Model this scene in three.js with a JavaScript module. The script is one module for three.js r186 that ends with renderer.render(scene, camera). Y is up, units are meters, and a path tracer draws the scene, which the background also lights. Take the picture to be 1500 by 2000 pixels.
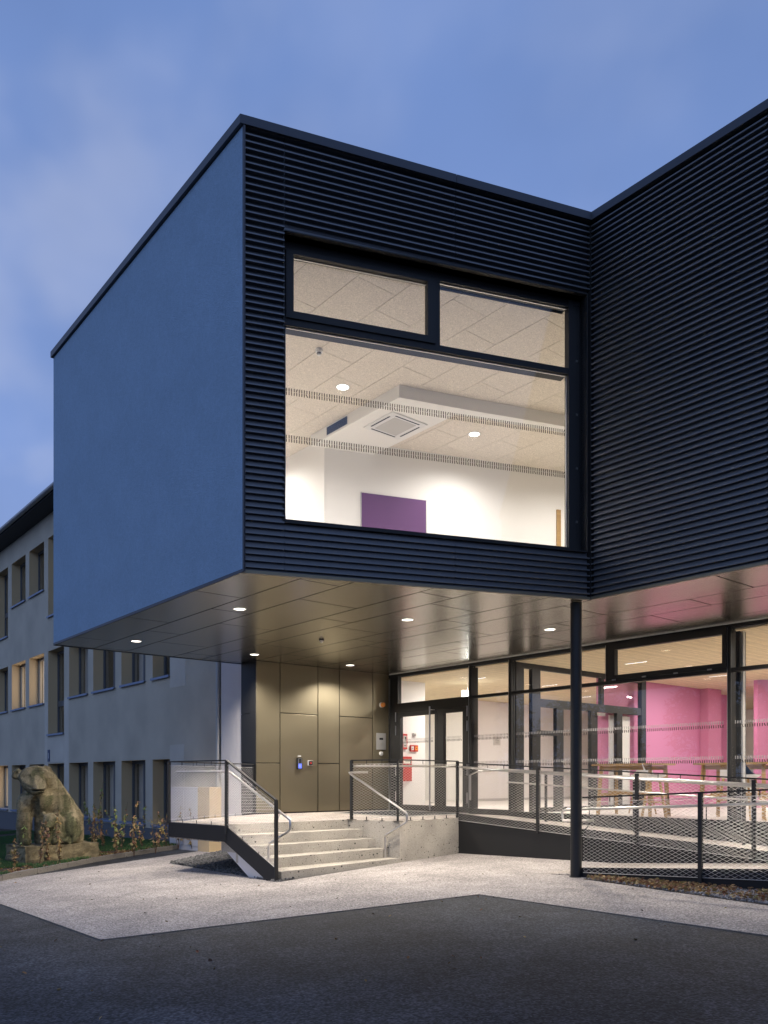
import * as THREE from 'three';
import { mergeGeometries } from 'three/addons/utils/BufferGeometryUtils.js';
import { RoundedBoxGeometry } from 'three/addons/geometries/RoundedBoxGeometry.js';
import { MarchingCubes } from 'three/addons/objects/MarchingCubes.js';
import { RectAreaLightUniformsLib } from 'three/addons/lights/RectAreaLightUniformsLib.js';

// ------------------------------------------------------------------ camera, sky, lights, exposure
const scene = new THREE.Scene();
const FULL_H = 3036.6, FOCAL = 1586.2;                    // a shift lens: level camera, horizon low in the frame
const camera = new THREE.PerspectiveCamera(2 * Math.atan(FULL_H / 2 / FOCAL) * 180 / Math.PI, 1500 / FULL_H, 0.1, 900);
camera.position.set(0, 1.5, 0);
camera.rotation.set(0, -39.616 * Math.PI / 180, 0);
camera.setViewOffset(1500, FULL_H, 0, 0, 1500, 2000);
camera.updateProjectionMatrix();

const renderer = new THREE.WebGLRenderer({ antialias: true });
renderer.setSize(768, 1024);
renderer.toneMapping = THREE.LinearToneMapping;
renderer.toneMappingExposure = 1;
renderer.shadowMap.enabled = true;
RectAreaLightUniformsLib.init();

const SKY_DIR = [-0.75, 0.45, 0.48];                      // last twilight, over the camera's left shoulder
const LAMP = 64, LAMP_TINT = [1, 0.905, 0.80];              // canopy downlights
const ROOM = 41, ROOM_TINT = [1, 0.95, 0.89];              // upper room downlights
const HALL = 1180, HALL_TINT = [1, 0.945, 0.87];             // lobby panels

// seeded noise
let seed = 7;
const rnd = () => { seed = (seed * 1664525 + 1013904223) >>> 0; return seed / 4294967296; };
const rr = (a, b) => a + (b - a) * rnd();
const hash = (x, y, z) => { let h = (x * 374761393 + y * 668265263 + z * 2147483647) | 0; h = Math.imul(h ^ (h >>> 13), 1274126177); return ((h ^ (h >>> 16)) >>> 0) / 4294967296; };
const sm = t => t * t * (3 - 2 * t);
function vnoise(x, y, P = 1 << 20, s = 0) {                // value noise, period P
  const xi = Math.floor(x), yi = Math.floor(y), u = sm(x - xi), v = sm(y - yi);
  const a = ((xi % P) + P) % P, b = (a + 1) % P, c = ((yi % P) + P) % P, d = (c + 1) % P;
  return (hash(a, c, s) * (1 - u) + hash(b, c, s) * u) * (1 - v) + (hash(a, d, s) * (1 - u) + hash(b, d, s) * u) * v;
}
function fbm(u, v, base, oct, s = 0) { let f = 0, a = 0.5, n = 0; for (let i = 0; i < oct; i++) { f += a * vnoise(u * base, v * base, base, s + i); n += a; a *= 0.5; base *= 2; } return f / n; }
function n3(x, y, z) {
  const xi = Math.floor(x), yi = Math.floor(y), zi = Math.floor(z), u = sm(x - xi), v = sm(y - yi), w = sm(z - zi);
  let r = 0;
  for (let i = 0; i < 8; i++) r += hash(xi + (i & 1), yi + (i >> 1 & 1) * 57 + 11, zi + (i >> 2 & 1)) * (i & 1 ? u : 1 - u) * (i & 2 ? v : 1 - v) * (i & 4 ? w : 1 - w);
  return r;
}
const f3 = (x, y, z, o = 4) => { let f = 0, a = 0.5, n = 0; for (let i = 0; i < o; i++) { f += a * n3(x, y, z); n += a; a *= 0.5; x = x * 2 + 3.1; y = y * 2 + 1.7; z = z * 2 + 5.3; } return f / n; };

{ // blue-hour sky with thin high cloud
  const W = 1024, Hh = 512, px = new Float32Array(W * Hh * 4);
  const mix = (a, b, t) => a.map((v, i) => v + (b[i] - v) * t), ss = (a, b, x) => sm(Math.min(1, Math.max(0, (x - a) / (b - a))));
  for (let j = 0; j < Hh; j++) for (let i = 0; i < W; i++) {
    const th = ((j + 0.5) / Hh - 0.5) * Math.PI, ph = ((i + 0.5) / W - 0.5) * 2 * Math.PI;
    const y = Math.sin(th), x = Math.cos(th) * Math.cos(ph), z = Math.cos(th) * Math.sin(ph);
    let c = mix([0.285, 0.39, 0.69], [0.213, 0.322, 0.64], ss(0.0, 0.42, y));
    c = mix(c, [0.168, 0.272, 0.575], ss(0.36, 0.70, y));
    c = mix(c, [0.065, 0.15, 0.46], ss(0.68, 1.0, y));
    const k = 1 / (Math.max(y, 0) + 0.35), cx = x * k * 1.5, cz = z * k * 1.5;
    const big = f3(cx * 1.3 + 4, 2, cz * 1.3 + 9, 3), fine = f3(cx * 4 + 1, 7, cz * 2.6 + 3, 5);
    const veil = f3(cx * 0.7 + 2, 5, cz * 0.7 + 6, 3), wisp = f3(cx * 6 + 5 + 2 * big, 9, cz * 5 + 2, 5), m = ss(0.44, 0.66, 0.28 * big + 0.36 * fine + 0.40 * wisp) * (0.25 + 0.75 * ss(0.38, 0.58, veil)) * ss(-0.02, 0.15, y);
    c = mix(c, [0.385, 0.46, 0.70], m * 0.72); c = c.map(v => v * (0.86 + 0.28 * f3(cx * 3.2 + 8, 3, cz * 2.6 + 1, 5)));
    if (y < 0) c = [0.03, 0.03, 0.035];
    const o = (j * W + i) * 4; px[o] = c[0]; px[o + 1] = c[1]; px[o + 2] = c[2]; px[o + 3] = 1;
  }
  const t = new THREE.DataTexture(px, W, Hh, THREE.RGBAFormat, THREE.FloatType);
  t.mapping = THREE.EquirectangularReflectionMapping; t.magFilter = t.minFilter = THREE.LinearFilter; t.needsUpdate = true;
  scene.background = t; scene.environment = t;
}
const sun = new THREE.DirectionalLight(new THREE.Color().setRGB(0.48, 0.68, 1), 0.3);
sun.name = 'twilight'; sun.position.set(...SKY_DIR).multiplyScalar(60); sun.castShadow = true; sun.shadow.radius = 90;
Object.assign(sun.shadow.camera, { left: -45, right: 45, top: 45, bottom: -45, near: 1, far: 160 });
scene.add(sun, sun.target);

// ------------------------------------------------------------------ helpers
const V = (x, y, z) => new THREE.Vector3(x, y, z);
const used = {};
const numbered = n => { const k = used[n] = (used[n] ?? -1) + 1; return k ? `${n}_${String(k).padStart(3, '0')}` : n; };
function tag(o, label, category, group, kind) { if (label) o.userData.label = label; if (category) o.userData.category = category; if (group) o.userData.group = group; if (kind) o.userData.kind = kind; return o; }
function thing(name, label, category, pos = [0, 0, 0], group, turn = 0) {
  const o = new THREE.Group(); o.name = numbered(name); o.position.set(...pos); o.rotation.y = turn; scene.add(o); o.updateMatrixWorld(true);
  return tag(o, label, category, group);
}
function boxUV(g) {                                        // uv in metres, by the way each face points
  g = g.index ? g.toNonIndexed() : g;
  const p = g.attributes.position, uv = new Float32Array(p.count * 2), a = V(), b = V(), c = V(), n = V();
  for (let i = 0; i < p.count; i += 3) {
    a.fromBufferAttribute(p, i); b.fromBufferAttribute(p, i + 1); c.fromBufferAttribute(p, i + 2);
    n.copy(b).sub(a).cross(c.clone().sub(a)); const x = Math.abs(n.x), y = Math.abs(n.y), z = Math.abs(n.z);
    for (let k = 0; k < 3; k++) { const q = k == 0 ? a : k == 1 ? b : c; const [u, v] = y >= x && y >= z ? [q.x, q.z] : x > z ? [q.z, q.y] : [q.x, q.y]; uv[(i + k) * 2] = u; uv[(i + k) * 2 + 1] = v; }
  }
  g.setAttribute('uv', new THREE.BufferAttribute(uv, 2)); return g;
}
function mesh(name, geos, mat, parent, label) {            // merges into ONE named mesh; world-placed geometry under an unmoved parent
  geos = (Array.isArray(geos) ? geos : [geos]).map(g => { const q = boxUV(g); for (const k of Object.keys(q.attributes)) if (!['position', 'normal', 'uv', 'color'].includes(k)) q.deleteAttribute(k); return q; });
  const m = new THREE.Mesh(geos.length > 1 ? mergeGeometries(geos) : geos[0], mat);
  m.castShadow = m.receiveShadow = true; m.name = parent ? name : numbered(name);
  (parent || scene).add(m); if (label) m.userData.label = label; return m;
}
const box = (x0, x1, y0, y1, z0, z1) => new THREE.BoxGeometry(Math.abs(x1 - x0), Math.abs(y1 - y0), Math.abs(z1 - z0)).translate((x0 + x1) / 2, (y0 + y1) / 2, (z0 + z1) / 2);
const rbox = (x0, x1, y0, y1, z0, z1, r = 0.01) => new RoundedBoxGeometry(Math.abs(x1 - x0), Math.abs(y1 - y0), Math.abs(z1 - z0), 2, r).translate((x0 + x1) / 2, (y0 + y1) / 2, (z0 + z1) / 2);
function rod(a, b, r, seg = 8, r2 = r) {
  a = V(...a); b = V(...b); const d = b.clone().sub(a), L = d.length();
  return new THREE.CylinderGeometry(r2, r, L, seg).applyQuaternion(new THREE.Quaternion().setFromUnitVectors(V(0, 1, 0), d.normalize())).translate((a.x + b.x) / 2, (a.y + b.y) / 2, (a.z + b.z) / 2);
}
function bar(a, b, w, h) {                                 // flat bar, w across, h in height
  a = V(...a); b = V(...b); const d = b.clone().sub(a), L = d.length(); d.normalize();
  const s = V(0, 1, 0).cross(d); if (s.length() < 1e-4) s.set(1, 0, 0); s.normalize(); const u = d.clone().cross(s);
  return new THREE.BoxGeometry(w, h, L).applyMatrix4(new THREE.Matrix4().makeBasis(s, u, d).setPosition((a.x + b.x) / 2, (a.y + b.y) / 2, (a.z + b.z) / 2));
}
function pipe(pts, r, seg = 8, bend = 0.03) {              // round pipe through corners with small bends
  const path = new THREE.CurvePath(), P = pts.map(p => V(...p)); let last = P[0];
  for (let i = 1; i < P.length; i++) {
    if (i < P.length - 1) {
      const k = Math.min(bend, P[i].distanceTo(P[i - 1]) / 2.2, P[i].distanceTo(P[i + 1]) / 2.2);
      const e = P[i].clone().lerp(P[i - 1], k / P[i].distanceTo(P[i - 1])), f = P[i].clone().lerp(P[i + 1], k / P[i].distanceTo(P[i + 1]));
      path.add(new THREE.LineCurve3(last, e)); path.add(new THREE.QuadraticBezierCurve3(e, P[i], f)); last = f;
    } else path.add(new THREE.LineCurve3(last, P[i]));
  }
  const n = Math.max(8, path.curves.length * 7);
  return new THREE.TubeGeometry(path, n, r, seg);
}
function prism(poly, y0, y1) {                             // plan polygon [x, z] extruded from y0 to y1; either may be a function of (x, z)
  const f0 = typeof y0 == 'function' ? y0 : () => y0, f1 = typeof y1 == 'function' ? y1 : () => y1;
  const tri = THREE.ShapeUtils.triangulateShape(poly.map(p => new THREE.Vector2(p[0], p[1])), []);
  const area = poly.reduce((s, p, i) => { const q = poly[(i + 1) % poly.length]; return s + p[0] * q[1] - q[0] * p[1]; }, 0), P = [];
  const put = (...a) => a.forEach(p => P.push(p[0], p[1], p[2])), T = p => [p[0], f1(...p), p[1]], B = p => [p[0], f0(...p), p[1]];
  for (let [a, b, c] of tri) {
    const A = poly[a], Bb = poly[b], C = poly[c], cr = (Bb[0] - A[0]) * (C[1] - A[1]) - (Bb[1] - A[1]) * (C[0] - A[0]);
    const [m, n] = cr > 0 ? [C, Bb] : [Bb, C]; put(T(A), T(m), T(n)); put(B(A), B(n), B(m));
  }
  poly.forEach((p, i) => { const q = poly[(i + 1) % poly.length], [a, b] = area > 0 ? [q, p] : [p, q]; put(B(a), B(b), T(b)); put(B(a), T(b), T(a)); });
  const g = new THREE.BufferGeometry(); g.setAttribute('position', new THREE.Float32BufferAttribute(P, 3)); g.computeVertexNormals();
  g.setAttribute('uv', new THREE.BufferAttribute(new Float32Array(P.length / 3 * 2), 2)); return g;
}
const slabZY = (pts, x0, x1) => {                           // polygon in (z, y) extruded along x
  const g = prism(pts.map(p => [p[0], p[1]]), x0, x1); const p = g.attributes.position;
  for (let i = 0; i < p.count; i++) { const a = p.getX(i), b = p.getY(i), c = p.getZ(i); p.setXYZ(i, b, c, a); }
  g.computeVertexNormals(); return g;
};
function clip(poly, n, d) {                                 // keep n·p <= d
  const out = []; poly.forEach((p, i) => { const q = poly[(i + 1) % poly.length], a = n[0] * p[0] + n[1] * p[1] - d, b = n[0] * q[0] + n[1] * q[1] - d; if (a <= 0) out.push(p); if (a * b < 0) { const t = a / (a - b); out.push([p[0] + (q[0] - p[0]) * t, p[1] + (q[1] - p[1]) * t]); } });
  return out;
}
const rect = (x0, x1, z0, z1) => [[x0, z0], [x1, z0], [x1, z1], [x0, z1]];

// ------------------------------------------------------------------ materials
function tex(n, size, fn, srgb = true) {                    // n pixels covering size metres; fn(u, v) -> grey or [r, g, b], 0..1
  const d = new Uint8Array(n * n * 4);
  for (let j = 0; j < n; j++) for (let i = 0; i < n; i++) { const c = fn((i + 0.5) / n, (j + 0.5) / n), o = (j * n + i) * 4; for (let k = 0; k < 3; k++) d[o + k] = Math.max(0, Math.min(255, 255 * (c.length ? c[k] : c))); d[o + 3] = 255; }
  const t = new THREE.DataTexture(d, n, n); t.wrapS = t.wrapT = THREE.RepeatWrapping; t.magFilter = THREE.LinearFilter; t.minFilter = THREE.LinearMipmapLinearFilter; t.generateMipmaps = true;
  if (srgb) t.colorSpace = THREE.SRGBColorSpace; t.repeat.set(1 / size, 1 / size); t.needsUpdate = true; return t;
}
const std = (rgb, o = {}) => { const { phys, ...p } = o; const m = phys ? new THREE.MeshPhysicalMaterial(p) : new THREE.MeshStandardMaterial(p); m.color.setRGB(...rgb); return m; };
const grainT = tex(512, 0.8, (u, v) => 0.65 * vnoise(u * 200, v * 200, 200, 1) + 0.35 * vnoise(u * 90, v * 90, 90, 2), false);
const grainFine = tex(512, 0.5, (u, v) => vnoise(u * 220, v * 220, 220, 5), false);
const stuccoT = tex(1024, 2.4, (u, v) => 0.90 + 0.10 * (vnoise(u * 330, v * 330, 330, 61) - 0.5) + 0.03 * (vnoise(u * 60, v * 60, 60, 62) - 0.5) + 0.05 * (fbm(u, v, 5, 5, 63) - 0.5));
const patchT = tex(512, 5, (u, v) => 0.86 + 0.14 * fbm(u, v, 6, 6, 3));
const pavT = tex(2048, 6.5, (u, v) => {
  const s = hash(Math.floor(u * 1200), Math.floor(v * 1200), 4), s2 = vnoise(u * 480, v * 480, 480, 6), big = fbm(u, v, 4, 5, 2), b = fbm(u + 0.3, v, 18, 3, 9);
  let g = 0.62 + 0.14 * (big - 0.5) + 0.14 * (b - 0.5) + 0.36 * (s2 - 0.5) + (s > 0.94 ? -0.26 : s < 0.1 ? 0.1 : 0);
  return [g * 1.03, g, g * 0.975];
});
const pavB = tex(1024, 3.2, (u, v) => vnoise(u * 300, v * 300, 300, 6), false);
const aspT = tex(2048, 7.5, (u, v) => {
  const s = hash(Math.floor(u * 1100), Math.floor(v * 1100), 14), s2 = vnoise(u * 470, v * 470, 470, 16), big = fbm(u, v, 3, 6, 12), b = fbm(u, v + 0.4, 22, 4, 19);
  let g = 0.50 + 0.62 * (big - 0.5) + 0.34 * (b - 0.5) + 0.62 * (s2 - 0.5) + (s > 0.985 ? 0.42 : s < 0.08 ? -0.16 : 0);
  return [g * 0.99, g, g * 1.02];
});
const conT = tex(2048, 2.6, (u, v) => {
  const big = fbm(u, v, 5, 5, 22), b = vnoise(u * 420, v * 420, 420, 23); let g = 0.74 + 0.22 * (big - 0.5) + 0.16 * (b - 0.5);
  for (const [N, thr, R] of [[70, 0.86, 0.2], [26, 0.86, 0.16]]) { const cx = Math.floor(u * N), cy = Math.floor(v * N); if (hash(cx, cy, N) > thr) { const px = 0.3 + 0.4 * hash(cx, cy, N + 1), py = 0.3 + 0.4 * hash(cx, cy, N + 2), r = R * (0.4 + hash(cx, cy, N + 3)); if (Math.hypot(u * N - cx - px, (v * N - cy - py) * 1.3) < r) g *= 0.42; } }
  return [g * 1.01, g, g * 0.97];
});
const woolT = tex(1024, 1.2, (u, v) => { const a = vnoise(u * 150 + 6 * vnoise(u * 16, v * 16, 16, 31), v * 150, 150, 32), b = vnoise(u * 260, v * 260, 260, 33); return 0.86 + 0.15 * (a - 0.5) + 0.17 * (b - 0.5); });
const woodT = tex(512, 1.0, (u, v) => { const s = hash(0, Math.floor(v * 16), 41); const g = 0.86 + 0.07 * (s - 0.5) + 0.1 * (vnoise(u * 6, v * 120, 120, 42) - 0.5); return [g * 1.04, g, g * 0.9]; });
const stainT = tex(1024, 3.0, (u, v) => { const a = fbm(u * 1, v, 5, 6, 51), s = vnoise(u * 60, v * 6, 60, 52), g = 0.72 + 0.5 * (a - 0.5) + 0.14 * (s - 0.5) + 0.12 * (vnoise(u * 200, v * 200, 200, 53) - 0.5); return [g, g * 0.99, g * 0.94]; });
const M = {
  stucco: std([0.42, 0.60, 0.80], { roughness: 0.95, bumpMap: grainT, bumpScale: 0.012, map: stuccoT }),
  white: std([0.62, 0.6, 0.6], { roughness: 0.9, bumpMap: grainT, bumpScale: 0.004 }),
  plaster: std([0.62, 0.56, 0.45], { roughness: 0.95, map: patchT, bumpMap: grainT, bumpScale: 0.006 }),
  plaster2: std([0.68, 0.63, 0.54], { roughness: 0.95, map: patchT, bumpMap: grainFine, bumpScale: 0.002 }),
  reveal: std([0.60, 0.45, 0.26], { roughness: 0.9, bumpMap: grainT, bumpScale: 0.003 }),
  plinth: std([0.11, 0.115, 0.125], { roughness: 0.85, bumpMap: grainT, bumpScale: 0.004 }),
  louvre: std([0.155, 0.162, 0.173], { metalness: 0.75, roughness: 0.4 }),
  coping: std([0.066, 0.073, 0.085], { metalness: 0.6, roughness: 0.45 }),
  black: std([0.012, 0.012, 0.012], { roughness: 0.6 }),
  blackSteel: std([0.008, 0.008, 0.0085], { roughness: 0.75, bumpMap: grainFine, bumpScale: 0.0004 }),
  bronze: std([0.225, 0.198, 0.135], { metalness: 0.7, roughness: 0.4 }),
  soffit: std([0.40, 0.38, 0.33], { metalness: 0.96, roughness: 0.26 }),
  steel: std([0.62, 0.6, 0.57], { metalness: 1, roughness: 0.28 }),
  wire: std([0.68, 0.66, 0.63], { metalness: 0.9, roughness: 0.42 }),
  galvDark: std([0.14, 0.14, 0.145], { metalness: 0.5, roughness: 0.6 }),
  galv: std([0.55, 0.55, 0.54], { metalness: 0.8, roughness: 0.45 }),
  concrete: std([0.78, 0.73, 0.66], { roughness: 0.85, map: conT, bumpMap: grainFine, bumpScale: 0.001 }),
  slab: std([0.95, 0.90, 0.84], { roughness: 0.85, map: pavT, bumpMap: pavB, bumpScale: 0.002 }),
  paving: std([0.87, 0.845, 0.83], { roughness: 0.9, map: pavT, bumpMap: pavB, bumpScale: 0.004 }),
  asphalt: std([0.142, 0.152, 0.168], { roughness: 0.85, map: aspT, bumpMap: pavB, bumpScale: 0.006 }),
  soil: std([0.075, 0.06, 0.045], { roughness: 1, map: patchT, bumpMap: grainT, bumpScale: 0.02 }),
  wool: std([1.0, 0.91, 0.79], { roughness: 1, map: woolT, bumpMap: woolT, bumpScale: 0.004 }),
  slatCeil: std([0.92, 0.84, 0.70], { roughness: 0.8, map: woodT }),
  wall: std([0.80, 0.785, 0.76], { roughness: 0.9 }),
  wallGrey: std([0.5, 0.49, 0.47], { roughness: 0.8 }),
  pink: std([0.53, 0.19, 0.33], { roughness: 0.65 }),
  pinkLight: std([0.57, 0.22, 0.35], { roughness: 0.65 }),
  purple: std([0.115, 0.035, 0.13], { roughness: 0.75, bumpMap: grainFine, bumpScale: 0.001 }),
  floor: std([0.62, 0.59, 0.56], { roughness: 0.4 }),
  floorDark: std([0.6, 0.55, 0.48], { roughness: 0.6 }),
  timber: std([0.50, 0.34, 0.17], { roughness: 0.55, map: woodT }),
  shell: std([0.75, 0.74, 0.72], { roughness: 0.45 }),
  red: std([0.52, 0.035, 0.03], { roughness: 0.45 }),
  stone: std([0.54, 0.45, 0.29], { roughness: 0.95, map: stainT, bumpMap: grainT, bumpScale: 0.009, vertexColors: true }),
  granite: std([0.40, 0.37, 0.34], { roughness: 0.9, map: conT, bumpMap: grainT, bumpScale: 0.006 }),
  roofTile: std([0.035, 0.04, 0.045], { roughness: 0.7 }),
  zinc: std([0.52, 0.52, 0.51], { metalness: 0.7, roughness: 0.5, map: patchT }),
  winFrame: std([0.10, 0.105, 0.115], { roughness: 0.45 }),
  sill: std([0.20, 0.25, 0.36], { metalness: 0.4, roughness: 0.5 }),
  pit: std([0.004, 0.004, 0.004], { roughness: 1 }),
  dark: std([0.02, 0.022, 0.025], { roughness: 0.9 }),
  vent: std([0.03, 0.05, 0.12], { roughness: 0.5 }),
  plastic: std([0.72, 0.72, 0.71], { roughness: 0.5 }),
  orange: std([0.8, 0.28, 0.05], { roughness: 0.35 }),
  greyDot: std([0.40, 0.39, 0.38], { roughness: 0.8 }),
  darkDot: std([0.045, 0.04, 0.04], { roughness: 0.8 }),
  glass: new THREE.MeshPhysicalMaterial({ transmission: 1, thickness: 0, roughness: 0, ior: 1.5, color: 0xffffff }),
  glassDim: new THREE.MeshPhysicalMaterial({ transmission: 1, thickness: 0, roughness: 0, ior: 1.5, color: 0x9aa3a6 }),
  leaf: new THREE.MeshPhysicalMaterial({ vertexColors: true, roughness: 0.8, transmission: 0.3, thickness: 0, side: THREE.DoubleSide }),
  stem: std([0.10, 0.06, 0.04], { roughness: 0.9 }),
  glowing: (rgb, k) => { const m = std([0.8, 0.8, 0.8], { roughness: 0.5 }); m.emissive.setRGB(...rgb); m.emissiveIntensity = k; return m; },
};
const gLamp = M.glowing([1, 0.93, 0.82], 5), gRoom = M.glowing([1, 0.96, 0.9], 4), gPanel = M.glowing([1, 0.95, 0.86], 3);
function printed(w, h, draw) {                              // flat print on a plate
  const c = document.createElement('canvas'); c.width = w; c.height = h; draw(c.getContext('2d'), w, h);
  const t = new THREE.CanvasTexture(c); t.colorSpace = THREE.SRGBColorSpace; return new THREE.MeshStandardMaterial({ map: t, roughness: 0.6 });
}
function plate(name, mat, w, h, pos, turn, parent) {        // printed face, keeps its own 0..1 uv
  const m = new THREE.Mesh(new THREE.PlaneGeometry(w, h), mat); m.name = parent ? name : numbered(name); m.position.set(...pos); m.rotation.y = turn; m.castShadow = m.receiveShadow = true; (parent || scene).add(m); return m;
}

// ------------------------------------------------------------------ ground
const ground = (x, z) => { const t = 0.025 * (x - 10) + 0.027 * (z + 7.55); return t < -0.9 ? -0.9 - 0.5 * (1 - Math.exp((t + 0.9) / 0.5)) : t > 0.4 ? 0.4 + 0.3 * (1 - Math.exp(-(t - 0.4) / 0.3)) : t; };
const lift = h => (x, z) => ground(x, z) + h;
{
  const ax = [], N = 60; for (let i = -N; i <= N; i++) ax.push(Math.sign(i) * (Math.abs(i) * 0.8 + Math.pow(Math.abs(i) / N, 3) * 350));
  const P = [], I = [], n = ax.length;
  for (const z of ax) for (const x of ax) P.push(x + 8, ground(x + 8, z - 10), z - 10);
  for (let j = 0; j < n - 1; j++) for (let i = 0; i < n - 1; i++) { const a = j * n + i; I.push(a, a + n, a + 1, a + 1, a + n, a + n + 1); }
  const g = new THREE.BufferGeometry(); g.setAttribute('position', new THREE.Float32BufferAttribute(P, 3)); g.setIndex(I); g.computeVertexNormals(); g.setAttribute('uv', new THREE.BufferAttribute(new Float32Array(P.length / 3 * 2), 2));
  tag(mesh('road', g, M.asphalt), 'dark grey asphalt road surface in front of the pale paving', 'road', null, 'structure');
}
const PAVE = [[3.18, -15.25], [3.12, -8.37], [7.80, -7.46], [7.44, -3.48], [8.2, 1.5], [9.0, 1.5], [9.06, -4.24], [9.3, -5.2], [9.83, -7.3], [10.02, -7.2], [11.86, -7.2], [11.86, -11.9], [9.985, -11.6], [6.95, -11.0], [7.3, -15.9], [9.44, -17.2], [9.46, -18.3], [4.0, -15.75]];
tag(mesh('pavement', prism(PAVE, lift(-0.02), lift(0.008)), M.paving), 'pale speckled exposed aggregate paving before the stairs', 'pavement', null, 'structure');
{ const e = [[3.18, -15.25], [3.12, -8.37], [7.80, -7.46], [7.44, -3.48], [8.2, 1.5]]; for (let i = 0; i < 4; i++) { const [a, b] = [e[i], e[i + 1]], L = Math.hypot(b[0] - a[0], b[1] - a[1]), q = [-(b[1] - a[1]) / L, (b[0] - a[0]) / L]; tag(mesh('pavement_edge', prism([a, b, [b[0] + q[0] * 0.012, b[1] + q[1] * 0.012], [a[0] + q[0] * 0.012, a[1] + q[1] * 0.012]], lift(-0.03), lift(0.011 + i * 0.0004)), M.granite), 'thin grey edging between pale paving and asphalt ' + ['on the left', 'along the middle front', 'on the right', 'at the far right'][i], 'edging', null, 'structure'); } }
tag(mesh('gravel_bed', [prism([[6.95, -11.05], [7.47, -15.92], [9.46, -17.5], [9.46, -15], [9.46, -12.4], [8, -11.4]], lift(-0.05), lift(0.012))], M.dark), 'dark gravel bed under the stairs and landing', 'ground', null, 'structure');
tag(mesh('border_bed', [prism([[9.84, -7.3], [9.06, -4.24], [8.6, 1.5], [10.02, 1.5], [10.02, -7.2]], lift(-0.05), lift(0.012))], M.soil), 'narrow border bed between the paving and the ramp', 'ground', null, 'structure');
const KERB = [[-6, -9.0], [4.0, -15.68], [6.45, -17.83], [8.25, -19.0], [9.5, -19.55]];
const LAWN = [[-6.1, -9.1], ...KERB.slice(1), [9.58, -19.6], [9.58, -48], [-40, -48], [-40, -9.1]];
tag(mesh('lawn', prism(LAWN, lift(-0.1), lift(0.09)), M.soil), 'dark earth of the lawn strip along the old building', 'lawn', null, 'structure');
{ // granite kerb, stone by stone
  const k = thing('kerb', 'low grey granite kerb along the lawn left of the stairs', 'kerb');
  for (let i = 0; i < KERB.length - 1; i++) {
    const [a, b] = [KERB[i], KERB[i + 1]], L = Math.hypot(b[0] - a[0], b[1] - a[1]), n = Math.max(1, Math.round(L / 0.95)), d = [(b[0] - a[0]) / L, (b[1] - a[1]) / L], q = [-d[1], d[0]];
    for (let j = 0; j < n; j++) {
      const s0 = L * j / n + 0.006, s1 = L * (j + 1) / n - 0.006, o = rr(-0.006, 0.006), at = (s, t) => [a[0] + d[0] * s + q[0] * (t + o), a[1] + d[1] * s + q[1] * (t + o)];
      mesh('kerb_stone', prism([at(s0, 0.05), at(s1, 0.05), at(s1, -0.06), at(s0, -0.06)], lift(-0.1), lift(0.105 + rr(-0.006, 0.006))), M.granite, k);
    }
  }
}

// ------------------------------------------------------------------ the new building
const B = thing('school_building', 'modern building with cantilevered dark ribbed upper floor over a glazed entrance', 'building');
const SOF = 4.13, TOP = 9.86, XL = 5.225, ZC = -9.155, XI = 9.975, ZI = -7.28, ZB = -16.6, XG = 13.33, ZW = -15.9, LAND = 0.668, FL = 0.72;
const A1 = Math.atan2(ZI - ZC, XI - XL), LEN = Math.hypot(XI - XL, ZI - ZC);
const dl = [Math.cos(A1), Math.sin(A1)], nl = [-dl[1], dl[0]];
const rise = s => 0.09 - 0.16 * s / LEN;                    // the roof edge falls slightly to the inner corner
const onFace = (s, o) => [XL + dl[0] * s + nl[0] * o, ZC + dl[1] * s + nl[1] * o];
function atFace(m) { m.position.set(XL, 0, ZC); m.rotation.y = -A1; return m; }   // local x along the ribbed face, z out of it
mesh('stucco_wall', [box(XL, XL + 0.22, SOF + 0.028, TOP - 0.04, ZC - 0.075, ZB), box(XL, XL + 0.018, SOF + 0.028, TOP - 0.04, ZC + 0.012, ZC - 0.075)], M.stucco, B, 'blue grey rendered side wall');
mesh('rear_wall', [box(XL + 0.22, 14, SOF + 0.028, TOP - 0.14, ZB, ZB + 0.2)], M.stucco, B);
mesh('corner_trim', [box(XL - 0.004, XL + 0.02, SOF, TOP - 0.04, ZC + 0.012, ZC + 0.045)], M.coping, B);
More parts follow.
